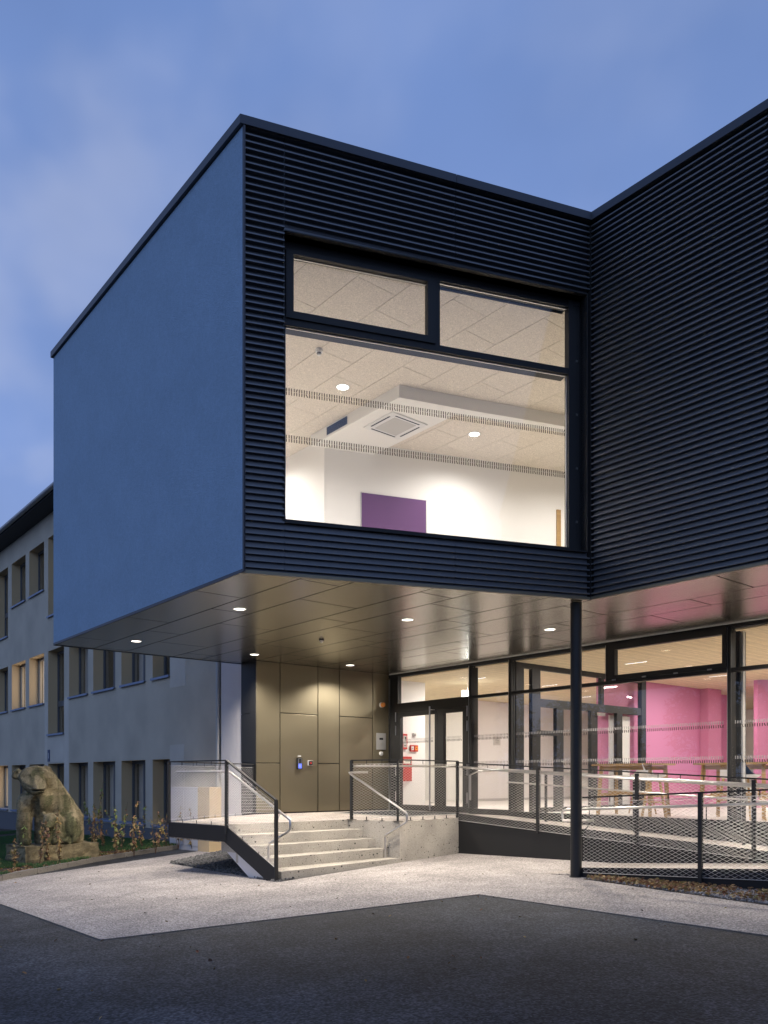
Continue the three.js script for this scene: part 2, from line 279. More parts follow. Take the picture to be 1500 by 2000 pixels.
{ // ribbed cladding: each rib a piece
  const p = 0.0868, D = 0.065, prof = [[0, 0], [0.004, 0], [0.004, 0.034], [D - 0.002, 0.036], [D, 0.038], [D, 0.055], [D - 0.002, 0.057], [0.004, 0.058], [0.004, 0.0866], [0, 0.0866]];
  const cache = {};
  const rib = L => cache[L.toFixed(3)] ??= (() => { const sh = new THREE.Shape(prof.map(q => new THREE.Vector2(-q[0], q[1]))); return boxUV(new THREE.ExtrudeGeometry(sh, { depth: L, bevelEnabled: false }).rotateY(Math.PI / 2)); })();
  const wx = 0.549, wr = 5.053, w0 = 4.83, w1 = 8.61;
  const grow = y => ((y - SOF) / (TOP - SOF)) ** 4, sheet = (parent, s0, s1, y) => { const m = new THREE.Mesh(rib(s1 - s0), M.louvre), k = grow(y); m.name = 'slat'; m.position.set(s0, y + k * (parent == F ? rise(s0) : rise(LEN)), -D); m.rotation.z = parent == F ? Math.atan(k * (rise(1) - rise(0))) : 0; m.castShadow = m.receiveShadow = true; parent.add(m); };
  let F;
  const back = [box(0.012, wx, SOF + 0.028, TOP - 0.14, -0.20, -D - 0.002), box(wr, LEN + 0.03, SOF + 0.028, TOP - 0.14, -0.20, -D - 0.002), box(wx, wr, SOF + 0.028, w0, -0.20, -D - 0.002), box(wx, wr, w1, TOP - 0.14, -0.20, -D - 0.002)];
  F = atFace(mesh('ribbed_wall', back, M.louvre, B, 'dark ribbed metal wall around the big window'));
  const N = 65;
  for (let i = 0; i < N; i++) {
    const y = SOF + 0.03 + i * p;
    if (y > w0 - p * 0.9 && y < w1 - 0.02) { sheet(F, 0.03, wx - 0.002, y); }
    else for (const [a, b] of [[0.03, 0.547], [0.555, 2.95], [2.958, LEN - 0.01]]) sheet(F, a, b, y);
  }
  mesh('base_trim', [box(0, LEN, SOF - 0.012, SOF + 0.03, -0.05, -0.006)], M.bronze, F); mesh('end_trim', [box(0.004, 0.029, SOF + 0.031, TOP - 0.06, -D - 0.001, 0.003)], M.black, F);
  mesh('corner_post', box(XI + 0.004, XI + 0.12, SOF + 0.03, TOP - 0.22, ZI - 0.16, ZI + 0.008), M.pit, B);
  const R = mesh('ribbed_wall', [box(0, 13, SOF + 0.028, TOP - 0.14, -0.20, -D - 0.002)], M.louvre, B, 'dark ribbed metal wall of the right wing');
  R.position.set(XI, 0, ZI); R.rotation.y = -Math.PI / 2;
  for (let i = 0; i < N; i++) for (const [a, b] of [[0.012, 2.6], [2.608, 5.6], [5.608, 8.6], [8.608, 13]]) sheet(R, a, b, SOF + 0.03 + i * p);
  mesh('base_trim', [box(0, 13, SOF - 0.012, SOF + 0.03, -0.05, -0.006)], M.bronze, R);
  // coping along all edges
  const o = 0.045, c0 = onFace(-0.05, o), c1 = onFace(LEN, o);
  const tp = d => (x, z) => TOP + d + rise(Math.min(LEN, Math.max(0, (x - XL) / dl[0])));
  const ins = (s, k) => onFace(s, -k);
  const A = [XL - o, ZB - o], Bq = [XL - o, c0[1] - 0.0], Ci = [XI - o, c1[1] + 0.0], Dq = [XI - o, 6];
  mesh('roof_coping', [prism([A, Bq, [XL + 0.4, ins(0.4, 0.4)[1]], [XL + 0.4, ZB - o]], TOP + rise(0) - 0.115, TOP + rise(0)), prism([Bq, onFace(2.95, o), ins(2.95, 0.4), ins(0.42, 0.4)], tp(-0.112), tp(0.002)), prism([onFace(2.958, o), Ci, ins(LEN + 0.4, 0.35), ins(2.958, 0.4)], tp(-0.112), tp(0.002)), prism([Ci, Dq, [XI + 0.4, 6], [XI + 0.4, ZI - 0.1]], TOP + rise(LEN) - 0.117, TOP + rise(LEN) - 0.002)], M.coping, B);
  mesh('roof', [prism([[XL + 0.1, ZB], onFace(0.1, -0.1), onFace(LEN + 0.1, -0.1), [XI + 0.1, 5.7], [30, 5.7], [30, ZB]], TOP - 0.5, TOP - 0.2)], M.dark, B);
  mesh('far_wall', [box(29.8, 30, 0, TOP - 0.3, ZB - 12, 5.7), box(XI + 0.2, 30, 0, TOP - 0.3, 5.5, 5.7), box(14, 30, SOF, TOP - 0.3, ZB - 0.2, ZB), box(13.4, 30, -0.5, SOF + 0.4, -28.2, -28)], M.wall, B);
}
{ // soffit: metal panels with open joints
  const slab = mesh('soffit', [prism([[XL + 0.21, ZB + 0.19], [XL + 0.21, ZC - 0.1], [XI, ZI - 0.22], [XI + 0.21, ZI - 0.1], [XI + 0.21, 5.7], [XG + 0.3, 5.7], [XG + 0.3, ZB + 0.19]], SOF + 0.015, SOF + 0.05)], M.pit, B);
  const xs = [XL + 0.02, 5.998, 6.667, 7.738, 8.382, 9.43, 10.062, 11.116, 11.756, 12.794, XG + 0.05], z0 = [-10.51, -9.01, -10.02, -8.55, -9.02, -9.82, -7.85, -8.81, -7.4, -7.9], PL = 2.452, j = 0.011;
  for (let i = 0; i < 10; i++) for (let k = -6; k < 6; k++) {
    const a = z0[i] - k * PL, b = a - PL, lo = Math.max(b, ZB + 0.006); if (lo >= a - 0.02) continue;
    let q = rect(xs[i] + j, xs[i + 1] - j, lo + j, Math.min(a, 5.6) - j); if (Math.min(a, 5.6) - j <= lo + j) continue;
    const n = nl, lim = nl[0] * XL + nl[1] * ZC - 0.055;
    const l1 = clip(q, n, lim);
    const parts = xs[i + 1] > XI ? (xs[i] >= XI ? [q] : [clip(clip(q, [-1, 0], -XI - 0.02), n, 1e9)].concat([clip(clip(q, [1, 0], XI + 0.02), n, lim)])) : [l1];
    for (const s of parts) if (s.length > 2) mesh('soffit_panel', prism(s, SOF, SOF + 0.012), M.soffit, slab);
  }
  mesh('edge_trim', [box(XL - 0.003, XL + 0.012, SOF - 0.006, SOF + 0.035, ZB, ZC + 0.01), box(XL, 9.47, SOF - 0.012, SOF + 0.03, ZB - 0.012, ZB)], M.coping, B);
}
{ // bronze panels beside the entrance
  const W = mesh('bronze_wall', [box(9.43, XG, LAND - 0.02, SOF, ZW - 0.28, ZW - 0.03)], M.black, B);
  const xs = [9.425, 10.06, 11.119, 11.755, 12.794, 13.33], cut = [1.825, 2.98, 1.83, 2.985, null], g = 0.012;
  for (let i = 0; i < 5; i++) for (const [a, b] of cut[i] ? [[LAND + 0.02, cut[i]], [cut[i], SOF]] : [[LAND + 0.02, SOF]])
    mesh('bronze_panel', rbox(xs[i] + g, xs[i + 1] - g, a + g, b - g * 0.6, ZW - 0.026, ZW, 0.003), M.bronze, W);
  const S = mesh('return_wall', [box(9.46, 9.7, -0.5, SOF, ZB, ZW - 0.04)], M.black, B);
  for (const [a, b] of [[LAND, 1.83], [1.845, 2.95], [2.965, SOF]]) mesh('dark_panel', box(9.44, 9.458, a, b, ZB + 0.01, ZW - 0.02), M.black, S);
  mesh('white_wall', [box(9.47, 9.75, -0.6, SOF + 1, -17.6, ZB - 0.02)], M.white, B, 'white rendered strip beside the downpipe');
}
{ // big upper window
  const wp = -0.25, fr = [box(0.549, 0.60, 4.83, 8.61, -0.32, -0.2), box(4.86, 4.93, 4.83, 8.61, -0.31, -0.19), box(4.93, 5.06, 4.83, 8.61, -0.3, -0.21), box(0.6, 4.86, 8.5, 8.61, -0.40, -0.2), box(0.6, 4.86, 4.83, 4.925, -0.32, -0.2), box(0.6, 4.86, 7.5, 7.588, -0.43, -0.2), box(2.73, 2.802, 7.588, 8.5, -0.32, -0.2)];
  const F = atFace(mesh('picture_window', fr, M.black, B, 'large four part black framed window of the upper room'));
  mesh('window_reveal', [box(0.535, 0.549, 4.81, 8.625, -0.21, -0.03), box(5.053, 5.067, 4.81, 8.625, -0.21, 0.0), box(0.549, 5.053, 8.61, 8.625, -0.2, -0.004), box(0.549, 5.053, 4.812, 4.828, -0.21, 0.004)], M.black, F);
  mesh('sash', [box(0.603, 0.705, 7.59, 8.497, -0.29, -0.175), box(2.61, 2.727, 7.59, 8.497, -0.29, -0.175), box(0.705, 2.61, 7.59, 7.685, -0.29, -0.175), box(0.705, 2.61, 8.44, 8.497, -0.29, -0.175)], M.black, F);
  mesh('pane', box(0.70, 2.62, 7.68, 8.45, wp - 0.01, wp + 0.01), M.glass, F); mesh('pane', box(2.80, 4.865, 7.585, 8.505, wp - 0.01, wp + 0.01), M.glass, F); mesh('pane', box(0.597, 4.865, 4.92, 7.505, wp - 0.01, wp + 0.01), M.glass, F);
  mesh('spacer', [box(0.6, 4.86, 4.925, 4.94, wp - 0.02, wp + 0.0), box(0.6, 4.86, 7.485, 7.5, wp - 0.02, wp), box(0.6, 0.612, 4.94, 7.485, wp - 0.02, wp), box(4.848, 4.86, 4.94, 7.485, wp - 0.02, wp), box(0.705, 2.61, 8.428, 8.44, wp - 0.02, wp), box(2.802, 4.86, 8.488, 8.5, wp - 0.02, wp)], M.galv, F);
  mesh('fixing', [4.99, 4.99].flatMap((s, i) => [5.3, 6.1, 6.9, 7.7].map(y => box(s + i * 0.02, s + 0.008 + i * 0.02, y, y + 0.03, -0.212, -0.2))), M.steel, F);
  // safety marking: rows of short strokes with a slanted one now and then
  const st = []; for (const y of [6.66, 6.035]) for (let r = 0; r < 2; r++) for (let i = 0; i < 122; i++) { const s = 0.62 + i * 0.0346, sl = (i + (r ? 5 : 0)) % 9 == 4 ? (r ? 0.4 : -0.4) : 0; const g = new THREE.BoxGeometry(0.011, 0.044, 0.003); if (sl) g.rotateZ(sl); st.push(g.translate(s, y - r * 0.05, wp + 0.013)); }
  tag(mesh('glass_marking', st, M.darkDot, F), null, null, null, 'stuff');
}
{ // upper room
  const WP = [9.708, -13.644], wd = [0.942, 0.336], wn = [-0.336, 0.942], at = (s, o) => [WP[0] + wd[0] * s + wn[0] * o, WP[1] + wd[1] * s + wn[1] * o];
  mesh('room_wall', [prism([at(0, 0), at(5.49, 0), at(5.49, -0.15), at(0.02, -0.15)], 4.4, 8.6), box(9.709, 9.86, 4.4, 8.6, -16.4, -13.66), box(5.45, 9.9, 4.4, 8.6, -16.4, -16.3), box(XL + 0.2, 5.5, 4.4, 8.6, -16.4, -9.45), box(15.6, 15.75, 4.4, 8.6, -13, 0)], M.wall, B);
  mesh('room_wall', [prism([at(5.6, 0), at(8, 0), at(8, -0.15), at(5.6, -0.15)], 4.4, 8.6), box(12.2, 15.7, 4.4, 8.6, -4.2, -4.05), prism([onFace(LEN + 0.1, -0.3), [10.3, -4.1], [10.2, -4.1], onFace(LEN, -0.3)], 4.4, 8.6)], M.wall, B);
  mesh('door_frame', [prism([at(5.49, 0.03), at(5.6, 0.03), at(5.6, -0.15), at(5.49, -0.15)], 4.5, 7.62)], M.timber, B); mesh('room_wall', prism([at(5.49, 0), at(5.6, 0), at(5.6, -0.15), at(5.49, -0.15)], 7.62, 8.6), M.wall, B);
  mesh('room_floor', prism([[XL + 0.2, -16.4], onFace(0.2, -0.34), onFace(LEN, -0.34), [10.2, -4.1], [15.7, -4.1], [15.7, -16.4]], 4.3, 4.5), M.floorDark, B);
  const C = mesh('room_ceiling', prism([[XL + 0.2, -16.4], onFace(0.2, -0.2), onFace(LEN, -0.2), [10.2, -4.1], [15.7, -4.1], [15.7, -16.4]], 8.54, 8.62), M.dark, B);
  const w = 0.706, L = 1.468, off = [-8.98, -9.45, -8.515], j = 0.0045;
  for (let i = -2; i < 13; i++) for (let k = -4; k < 6; k++) {
    const x0 = 6.945 + i * w, z1 = off[((i % 3) + 3) % 3] - (k - 1) * L, z0 = z1 - L;
    let q = rect(Math.max(x0, XL + 0.2) + j, Math.min(x0 + w, 15.6) - j, z0 + j, z1 - j);
    q = clip(q, nl, nl[0] * XL + nl[1] * ZC - 0.325); q = clip(q, [-wn[0], -wn[1]], -(wn[0] * WP[0] + wn[1] * WP[1]) + (x0 < 9.6 ? 9 : 0.02)); q = clip(q, [0, -1], 16.3); q = clip(q, [0, 1], -4.2);
    if (q.length > 2) mesh('ceiling_tile', prism(q, 8.5, 8.535), M.wool, C);
  }
  const bx = [[9.44, -10.985], [10.71, -10.56], [13.6, -9.53], [13.6, -9.8], [10.71, -10.83], [10.71, -13.3], [9.44, -13.75]];
  mesh('ceiling_bulkhead', prism(bx, 8.275, 8.499), M.wall, B);
  // air conditioner
  const ac = thing('air_conditioner', 'white ceiling cassette air conditioner in the upper room bulkhead', 'air conditioner', [10.14, 8.275, -11.91]);
  mesh('casing', [rbox(-0.44, 0.44, -0.022, 0.002, -0.44, 0.44, 0.008)], M.plastic, ac);
  const gr = mesh('grille', [box(-0.27, 0.27, -0.027, -0.022, -0.30, 0.30)], M.wallGrey, ac);
  for (const [a, b, c, d] of [[-0.30, 0.30, 0.345, 0.375], [-0.30, 0.30, -0.375, -0.345], [-0.385, -0.355, -0.28, 0.28], [0.355, 0.385, -0.28, 0.28]]) mesh('air_slot', box(a, b, -0.026, -0.023, c, d), M.dark, ac);
  const vg = thing('ventilation_grille', 'dark blue slatted air grille in the side of the bulkhead', 'grille', [9.437, 8.385, -12.84]);
  mesh('frame', [box(-0.006, 0, -0.09, 0.09, -0.355, 0.355)], M.plastic, vg); mesh('slat', Array.from({ length: 9 }, (_, i) => box(-0.014, -0.006, -0.075 + i * 0.017, -0.075 + i * 0.017 + 0.011, -0.335, 0.335)), M.vent, vg);
  const sd = thing('smoke_detector', 'white smoke detector on the upper room ceiling', 'smoke detector', [7.65, 8.5, -10.906]);
  mesh('base', new THREE.CylinderGeometry(0.06, 0.06, 0.05, 24).translate(0, -0.025, 0), M.plastic, sd); mesh('head', new THREE.CylinderGeometry(0.035, 0.03, 0.05, 20).translate(0, -0.075, 0), M.plastic, sd); mesh('sensor_ring', new THREE.CylinderGeometry(0.037, 0.037, 0.012, 20).translate(0, -0.07, 0), M.dark, sd);
  const pb = thing('pin_board', 'purple pin board on the white wall of the upper room', 'pin board', [...[0, 0, 0]]);
  mesh('board', prism([at(0.79, 0.002), at(2.25, 0.002), at(2.25, 0.03), at(0.79, 0.03)], 6.25, 7.445), M.purple, pb); mesh('frame', [prism([at(0.775, 0.002), at(0.79, 0.002), at(0.79, 0.034), at(0.775, 0.034)], 6.25, 7.46), prism([at(2.25, 0.002), at(2.265, 0.002), at(2.265, 0.034), at(2.25, 0.034)], 6.25, 7.46)], M.galv, pb);
  const spots = [[8.716, -11.688], [11.975, -11.58], [8.72, -15.1], [14.3, -10.2], [7.0, -13.4], [13.0, -7.2]];
  spots.forEach(([x, z], i) => {
    const t = thing('room_downlight', ['round lit downlight left of the bulkhead in the upper room', 'round lit downlight right of the bulkhead in the upper room'][i] ?? 'round lit downlight of the upper room ' + ['behind the left white wall corner', 'at its right end beside the timber door frame', 'near its stucco side wall', 'close to the right wing wall'][i - 2], 'ceiling lamp', [x, 8.5, z]);
    mesh('ring', new THREE.TorusGeometry(0.115, 0.012, 8, 32).rotateX(Math.PI / 2), M.plastic, t); mesh('diffuser', new THREE.CylinderGeometry(0.108, 0.108, 0.006, 32).translate(0, -0.003, 0), gRoom, t);
    const l = new THREE.SpotLight(new THREE.Color().setRGB(...ROOM_TINT), ROOM, 0, 1.4, 1, 2); l.position.set(0, -0.02, 0); l.target.position.set(0, -3, 0); l.castShadow = true; l.shadow.radius = 5; t.add(l, l.target);
  });
}
// ------------------------------------------------------------------ glazed entrance front
{
  const x0 = XG, x1 = XG + 0.12, fx = (y0, y1, z0, z1, a = x0, b = x1) => box(a, b, y0, y1, z0, z1);
  const F = mesh('glass_front', [
    fx(LAND, SOF - 0.02, -15.86, -15.56), fx(LAND, SOF - 0.07, -13.06, -12.985, x0, x1 + 0.1), fx(LAND, SOF - 0.07, -11.86, -11.775, x0 - 0.01, x1 + 0.05), fx(3.36, SOF - 0.07, -9.375, -9.3), fx(0.6, SOF - 0.07, -6.93, -6.865, x0 - 0.01, x1 + 0.05), fx(0.6, SOF - 0.07, -2.2, -2.13),
    fx(4.055, SOF - 0.022, -15.56, 3, x0, x1 + 0.02), fx(3.3, 3.36, -12.985, -11.86, x0 - 0.004), fx(3.295, 3.36, -11.775, -6.93, x0 - 0.004), fx(3.295, 3.36, -6.865, -2.2, x0 - 0.004),
    fx(LAND, 0.79, -12.985, -11.86), fx(0.3, 0.765, -11.775, 3, x0 - 0.005), fx(3.13, 3.36, -15.56, -13.06, x0 - 0.006)], M.black, B, 'black framed glass entrance front');
  mesh('head_angle', [box(x0 - 0.03, x0 + 0.02, SOF - 0.024, SOF - 0.004, -15.87, 3)], M.plastic, F);
  mesh('mullion_seal', [-13.055, -11.85, -9.37, -6.925].map(z => box(x0 - 0.014, x0 - 0.0005, z < -9 && z > -10 ? 3.37 : 0.8, 4.05, z - 0.004, z + 0.002)), M.galv, F);
  const pane = (y0, y1, z0, z1) => mesh('pane', box(x0 + 0.05, x0 + 0.07, y0, y1, z0, z1), M.glass, F);
  pane(3.36, 4.06, -15.56, -13.06); pane(3.36, 4.06, -12.985, -11.86); pane(0.79, 3.3, -12.985, -11.86); pane(3.36, 4.06, -11.775, -9.375); pane(0.765, 3.295, -11.775, -6.93); pane(0.765, 3.295, -6.865, -2.2); pane(3.36, 4.06, -6.865, -2.2);
  // tilting sash
  const S = mesh('tilting_sash', [fx(3.362, 3.45, -9.298, -6.932, x0 - 0.05, x0 + 0.06), fx(3.94, 4.053, -9.298, -6.932, x0 - 0.05, x0 + 0.06), fx(3.45, 3.94, -9.298, -9.14, x0 - 0.05, x0 + 0.06), fx(3.45, 3.94, -7.0, -6.932, x0 - 0.05, x0 + 0.06)], M.black, F, 'wide black tilting window sash');
  mesh('pane', box(x0 + 0.0, x0 + 0.02, 3.44, 3.95, -9.15, -6.99), M.glass, S); mesh('hinge', [-9.15, -8.5, -7.86, -7.22].map(z => box(x0 - 0.066, x0 - 0.05, 3.352, 3.374, z - 0.04, z + 0.04)), M.steel, S);
  // double door
  const D1 = mesh('entrance_door', [fx(LAND + 0.02, 3.125, -15.555, -15.46, x0 - 0.004, x1 - 0.03), fx(LAND + 0.02, 3.125, -14.2, -14.105, x0 - 0.004, x1 - 0.03), fx(3.02, 3.125, -15.46, -14.2, x0 - 0.004, x1 - 0.03), fx(LAND + 0.02, 0.82, -15.46, -14.2, x0 - 0.004, x1 - 0.03)], M.black, B, 'left glazed entrance door with a long pull bar');
  mesh('pane', box(x0 + 0.03, x0 + 0.05, 0.81, 3.03, -15.47, -14.19), M.glass, D1);
  mesh('pull_bar', [rod([x0 - 0.09, 0.72, -14.28], [x0 - 0.09, 3.2, -14.28], 0.019, 14), rod([x0 - 0.09, 0.9, -14.28], [x0, 0.9, -14.2], 0.01), rod([x0 - 0.09, 3.12, -14.28], [x0, 3.12, -14.2], 0.01)], M.steel, D1);
  mesh('hinge', [[2.9, 3.14], [2.56, 2.8], [1.55, 1.8], [0.9, 1.15]].map(([a, b]) => rod([x0 - 0.02, a, -15.62], [x0 - 0.02, b, -15.62], 0.012)), M.steel, D1);
  const D2 = mesh('entrance_door', [fx(LAND + 0.02, 3.125, -14.1, -13.9, x0 - 0.004, x1 - 0.03), fx(LAND + 0.02, 3.125, -13.26, -13.065, x0 - 0.004, x1 - 0.03), fx(3.02, 3.125, -13.9, -13.26, x0 - 0.004, x1 - 0.03), fx(LAND + 0.02, 0.82, -13.9, -13.26, x0 - 0.004, x1 - 0.03)], M.black, B, 'narrow right glazed entrance door');
  mesh('pane', box(x0 + 0.03, x0 + 0.05, 0.81, 3.03, -13.91, -13.25), M.glass, D2);
  mesh('hinge', [[2.9, 3.14], [2.56, 2.8], [1.55, 1.8], [0.9, 1.15]].map(([a, b]) => rod([x0 - 0.02, a, -13.1], [x0 - 0.02, b, -13.1], 0.012)), M.steel, D2);
  for (const [z0, z1, ys] of [[-15.4, -14.25, [2.44]], [-13.86, -13.3, [2.44]], [-12.95, -11.9, [2.44, 1.84]], [-11.7, -6.97, [2.44, 1.84]], [-6.83, -2.3, [2.44, 1.84]]]) for (const y of ys) for (let r = 0; r < 2; r++) {
    const g = [], n = Math.floor((z1 - z0) / 0.0415); for (let i = 0; i < n; i++) { const b = new THREE.BoxGeometry(0.003, 0.052, 0.014); if ((i + r * 3) % 9 == 6) b.rotateX(-0.42); g.push(b.translate(x0 + 0.046 - (z0 < -13.2 ? 0.018 : 0), y - r * 0.065, z0 + 0.02 + i * 0.0415)); }
    tag(mesh('glass_marking', g, r ? M.darkDot : M.greyDot, F), null, null, null, 'stuff');
  }
  // door mat grating
  const mt = thing('entrance_mat', 'dark sunken mat grating in the landing before the doors', 'mat', [12.2, LAND, -14.2]);
  mesh('grating', Array.from({ length: 26 }, (_, i) => box(-0.95, 0.95, 0.002, 0.006, -1.12 + i * 0.088, -1.12 + i * 0.088 + 0.07)), M.dark, mt); mesh('rim', [box(-1, 1, 0.0, 0.012, -1.17, -1.13), box(-1, 1, 0, 0.012, 1.17, 1.21), box(-1, -0.96, 0.0, 0.0115, -1.13, 1.17), box(0.96, 1, 0, 0.0115, -1.13, 1.17)], M.galv, mt);
}
{ // lobby
  mesh('lobby_floor', box(XG + 0.12, 29.8, 0.3, FL, -28, 5.5), M.floor, B);
  const C = mesh('lobby_ceiling', box(XG + 0.02, 29.8, 4.04, 4.14, -28, 5.5), M.dark, B);
  for (let i = 0; i < 14; i++) for (let k = 0; k < 9; k++) { const x = XG + 0.13 + i * 1.15, z = -24 + k * 2.8; mesh('ceiling_board', box(x + 0.004, x + 1.146, 4.015, 4.038, z + 0.004, z + 2.796), M.slatCeil, C); }
  mesh('lobby_wall', [box(XG + 0.12, 14.62, FL, 4.02, -16.1, -15.95), box(14.47, 14.62, FL, 4.02, -21.5, -16.1), box(14.5, 24, FL, 4.02, -21.65, -21.5)], M.wall, B, 'white wall with the red fire boxes');
  mesh('lobby_wall', [box(19.0, 29.8, FL, 4.02, -18.65, -18.5), box(19.0, 19.15, FL, 4.02, -21.5, -18.65), box(29.6, 29.8, FL, 4.02, -18.5, 5.5), box(XG, 29.8, FL, 4.02, 5.3, 5.5)], M.wall, B);
  mesh('skirting', [box(19.0, 29.6, FL, FL + 0.08, -18.5, -18.48), box(14.62, 20.55, FL, FL + 0.08, -21.5, -21.48)], M.wallGrey, B);
  mesh('pink_wall', [box(16.95, 21.75, FL, 4.02, -12.2, -12.05), box(22.3, 25, FL, 4.02, -12.6, -12.45), prism([[20.75, -9.98], [24.2, -7.5], [24.3, -7.65], [20.85, -10.13]], FL, 4.02)], M.pink, B, 'bright pink lobby wall');
  mesh('pink_pier', [box(21.64, 22.35, FL, 4.02, -12.3, -11.8)], M.pinkLight, B);
  mesh('lobby_column', [box(13.6, 13.82, FL, 4.02, -6.98, -6.85)], M.dark, B); mesh('lobby_column', [box(13.66, 13.74, FL + 0.001, 4.019, -6.849, -6.82)], M.wallGrey, B, 'grey strip on the lobby pillar');
  mesh('white_panel', [box(17.25, 18.1, FL, 3.05, -12.049, -12.0)], M.wall, B);
  // lift
  const lf = thing('lift', 'grey steel lift door deep behind the right entrance door', 'lift door', [20.85, FL, -21.5]);
  mesh('frame', [box(-0.62, -0.5, 0, 2.25, 0, 0.05), box(0.5, 0.62, 0, 2.25, 0, 0.05), box(-0.62, 0.62, 2.13, 2.25, 0.0, 0.052)], M.steel, lf); mesh('door_leaf', box(-0.5, -0.005, 0, 2.13, 0, 0.02), M.wallGrey, lf); mesh('door_leaf', box(0.005, 0.5, 0, 2.13, 0, 0.03), M.wallGrey, lf);
  // draught lobby partition
  const z0 = -11.86, z1 = -11.76, pz = (xa, xb, y0, y1, e = 0) => box(xa, xb, y0, y1, z0 - e, z1 + e);
  const P = mesh('glass_partition', [pz(13.46, 13.72, FL, 4.02), pz(14.0, 14.28, FL, 4.02), pz(18.25, 18.45, FL, 4.02, 0.01), pz(13.72, 18.25, 3.9, 4.02, -0.002), pz(14.28, 18.25, 3.08, 3.26, -0.002), pz(14.85, 15.1, FL, 3.08), pz(16.15, 16.4, FL, 3.08), pz(17.2, 17.42, FL, 3.08), pz(16.55, 16.66, 3.26, 3.9, -0.003), pz(14.28, 18.25, FL, FL + 0.1, -0.003), pz(14.28, 14.85, 2.45, 2.55, -0.003)], M.black, B, 'black framed inner glass partition with doors');
  for (const [a, b, c, d] of [[14.28, 14.85, 0.82, 3.08], [15.1, 16.15, 0.82, 3.08], [16.4, 17.2, 0.82, 3.08], [17.42, 18.25, 0.82, 3.08], [14.28, 18.25, 3.26, 3.9]]) mesh('pane', box(a, b, c, d, -11.82, -11.80), M.glass, P);
  for (const x of [15.02, 16.3, 17.34]) mesh('lever', [rod([x, 1.86, z1 + 0.06], [x + 0.24, 1.62, z1 + 0.06], 0.018), rod([x, 1.86, z1 + 0.06], [x, 1.86, z1], 0.012)], M.steel, P);
  mesh('door_closer', [box(16.3, 16.62, 2.98, 3.05, z1 + 0.0, z1 + 0.06)], M.steel, P);
  // lobby lamps: flat panels flush in the ceiling
  const L = [[15.0, -14.4], [17.6, -14.2], [21.0, -15.6], [16.2, -18.9], [15.6, -10.2], [19.2, -10.2], [22.0, -9.2], [15.4, -6.6], [19.0, -6.0], [23.8, -8.6], [15.4, -2.8], [19.5, -1.8]];
  L.forEach(([x, z], i) => {
    const t = thing('lobby_ceiling_lamp', 'narrow lit slot lamp in the lobby ceiling ' + ['just behind the left entrance door', 'before the EG sign wall', 'deep behind the inner partition', 'in the far corner by the lift', 'nearest the round column, behind the tilting sash', 'before the left half of the pink wall', 'before the pale pink pier', 'above the bar stools by the glass', 'in mid lobby right of the pink pier', 'before the angled pink wall', 'at the right end by the glass', 'at the right end deep inside'][i], 'ceiling lamp', [x, 4.01, z]);
    mesh('frame', [box(-0.04, -0.026, -0.005, 0.004, -0.265, 0.265), box(0.026, 0.04, -0.005, 0.004, -0.265, 0.265)], M.plastic, t); mesh('diffuser', box(-0.026, 0.026, -0.002, 0.004, -0.26, 0.26), gPanel, t);
    const l = new THREE.RectAreaLight(new THREE.Color().setRGB(...HALL_TINT), HALL, 0.05, 0.5); l.position.set(0, -0.012, 0); l.rotation.x = -Math.PI / 2; t.add(l);
  });
  // signs and boxes on the walls
  const W = -15.945;
  const fa = thing('fire_alarm_panel', 'tall red framed fire alarm panel on the white wall behind the door', 'fire alarm panel', [13.86, 2.43, W]);
  mesh('case', rbox(-0.09, 0.09, -0.2, 0.2, 0, 0.05, 0.005), M.red, fa); mesh('face', box(-0.05, 0.06, -0.15, 0.15, 0.05, 0.054), M.wallGrey, fa); mesh('display', [box(-0.03, 0.04, -0.12, -0.10, 0.054, 0.057), box(0.0, 0.045, 0.02, 0.12, 0.054, 0.057)], M.dark, fa);
  for (const [x, lab, m] of [[14.13, 'left one of two small red boxes beside the alarm panel', M.plastic], [14.265, 'right one of two small red boxes beside the alarm panel', M.orange]]) { const t = thing('fire_call_point', lab, 'call point', [x, 2.26, W]); mesh('case', rbox(-0.06, 0.06, -0.085, 0.085, 0, 0.05, 0.005), M.red, t); mesh('face', box(-0.04, 0.04, -0.045, 0.05, 0.05, 0.053), m, t); mesh('button', new THREE.CylinderGeometry(0.014, 0.014, 0.006, 14).rotateX(Math.PI / 2).translate(0, 0, 0.056), M.dark, t); }
  const fc = thing('fire_plan_cabinet', 'red fire plan cabinet with a white label on the lobby wall', 'cabinet', [13.92, 1.72, W]);
  mesh('cabinet_body', rbox(-0.16, 0.16, -0.32, 0.32, 0, 0.08, 0.006), M.red, fc); mesh('door_edge', [box(-0.15, 0.15, -0.31, -0.306, 0.08, 0.083)], M.dark, fc); mesh('lock', new THREE.CylinderGeometry(0.014, 0.014, 0.012, 14).rotateX(Math.PI / 2).translate(-0.13, 0.0, 0.085), M.steel, fc);
  plate('label_plate', printed(256, 104, (g, w, h) => { g.fillStyle = '#e8e4d8'; g.fillRect(0, 0, w, h); g.fillStyle = '#222'; g.font = 'bold 27px sans-serif'; g.textAlign = 'center'; g.fillText('FEUERWEHR', w / 2, 62); }), 0.27, 0.11, [0, 0.2, 0.082], 0, fc);
  const bell = thing('alarm_strobe', 'small white alarm strobe above the red boxes', 'strobe', [14.22, 2.62, W]); mesh('base', rbox(-0.045, 0.045, -0.05, 0.05, 0, 0.04, 0.006), M.plastic, bell); mesh('dome', new THREE.SphereGeometry(0.035, 16, 10).translate(0, 0.0, 0.05), M.plastic, bell);
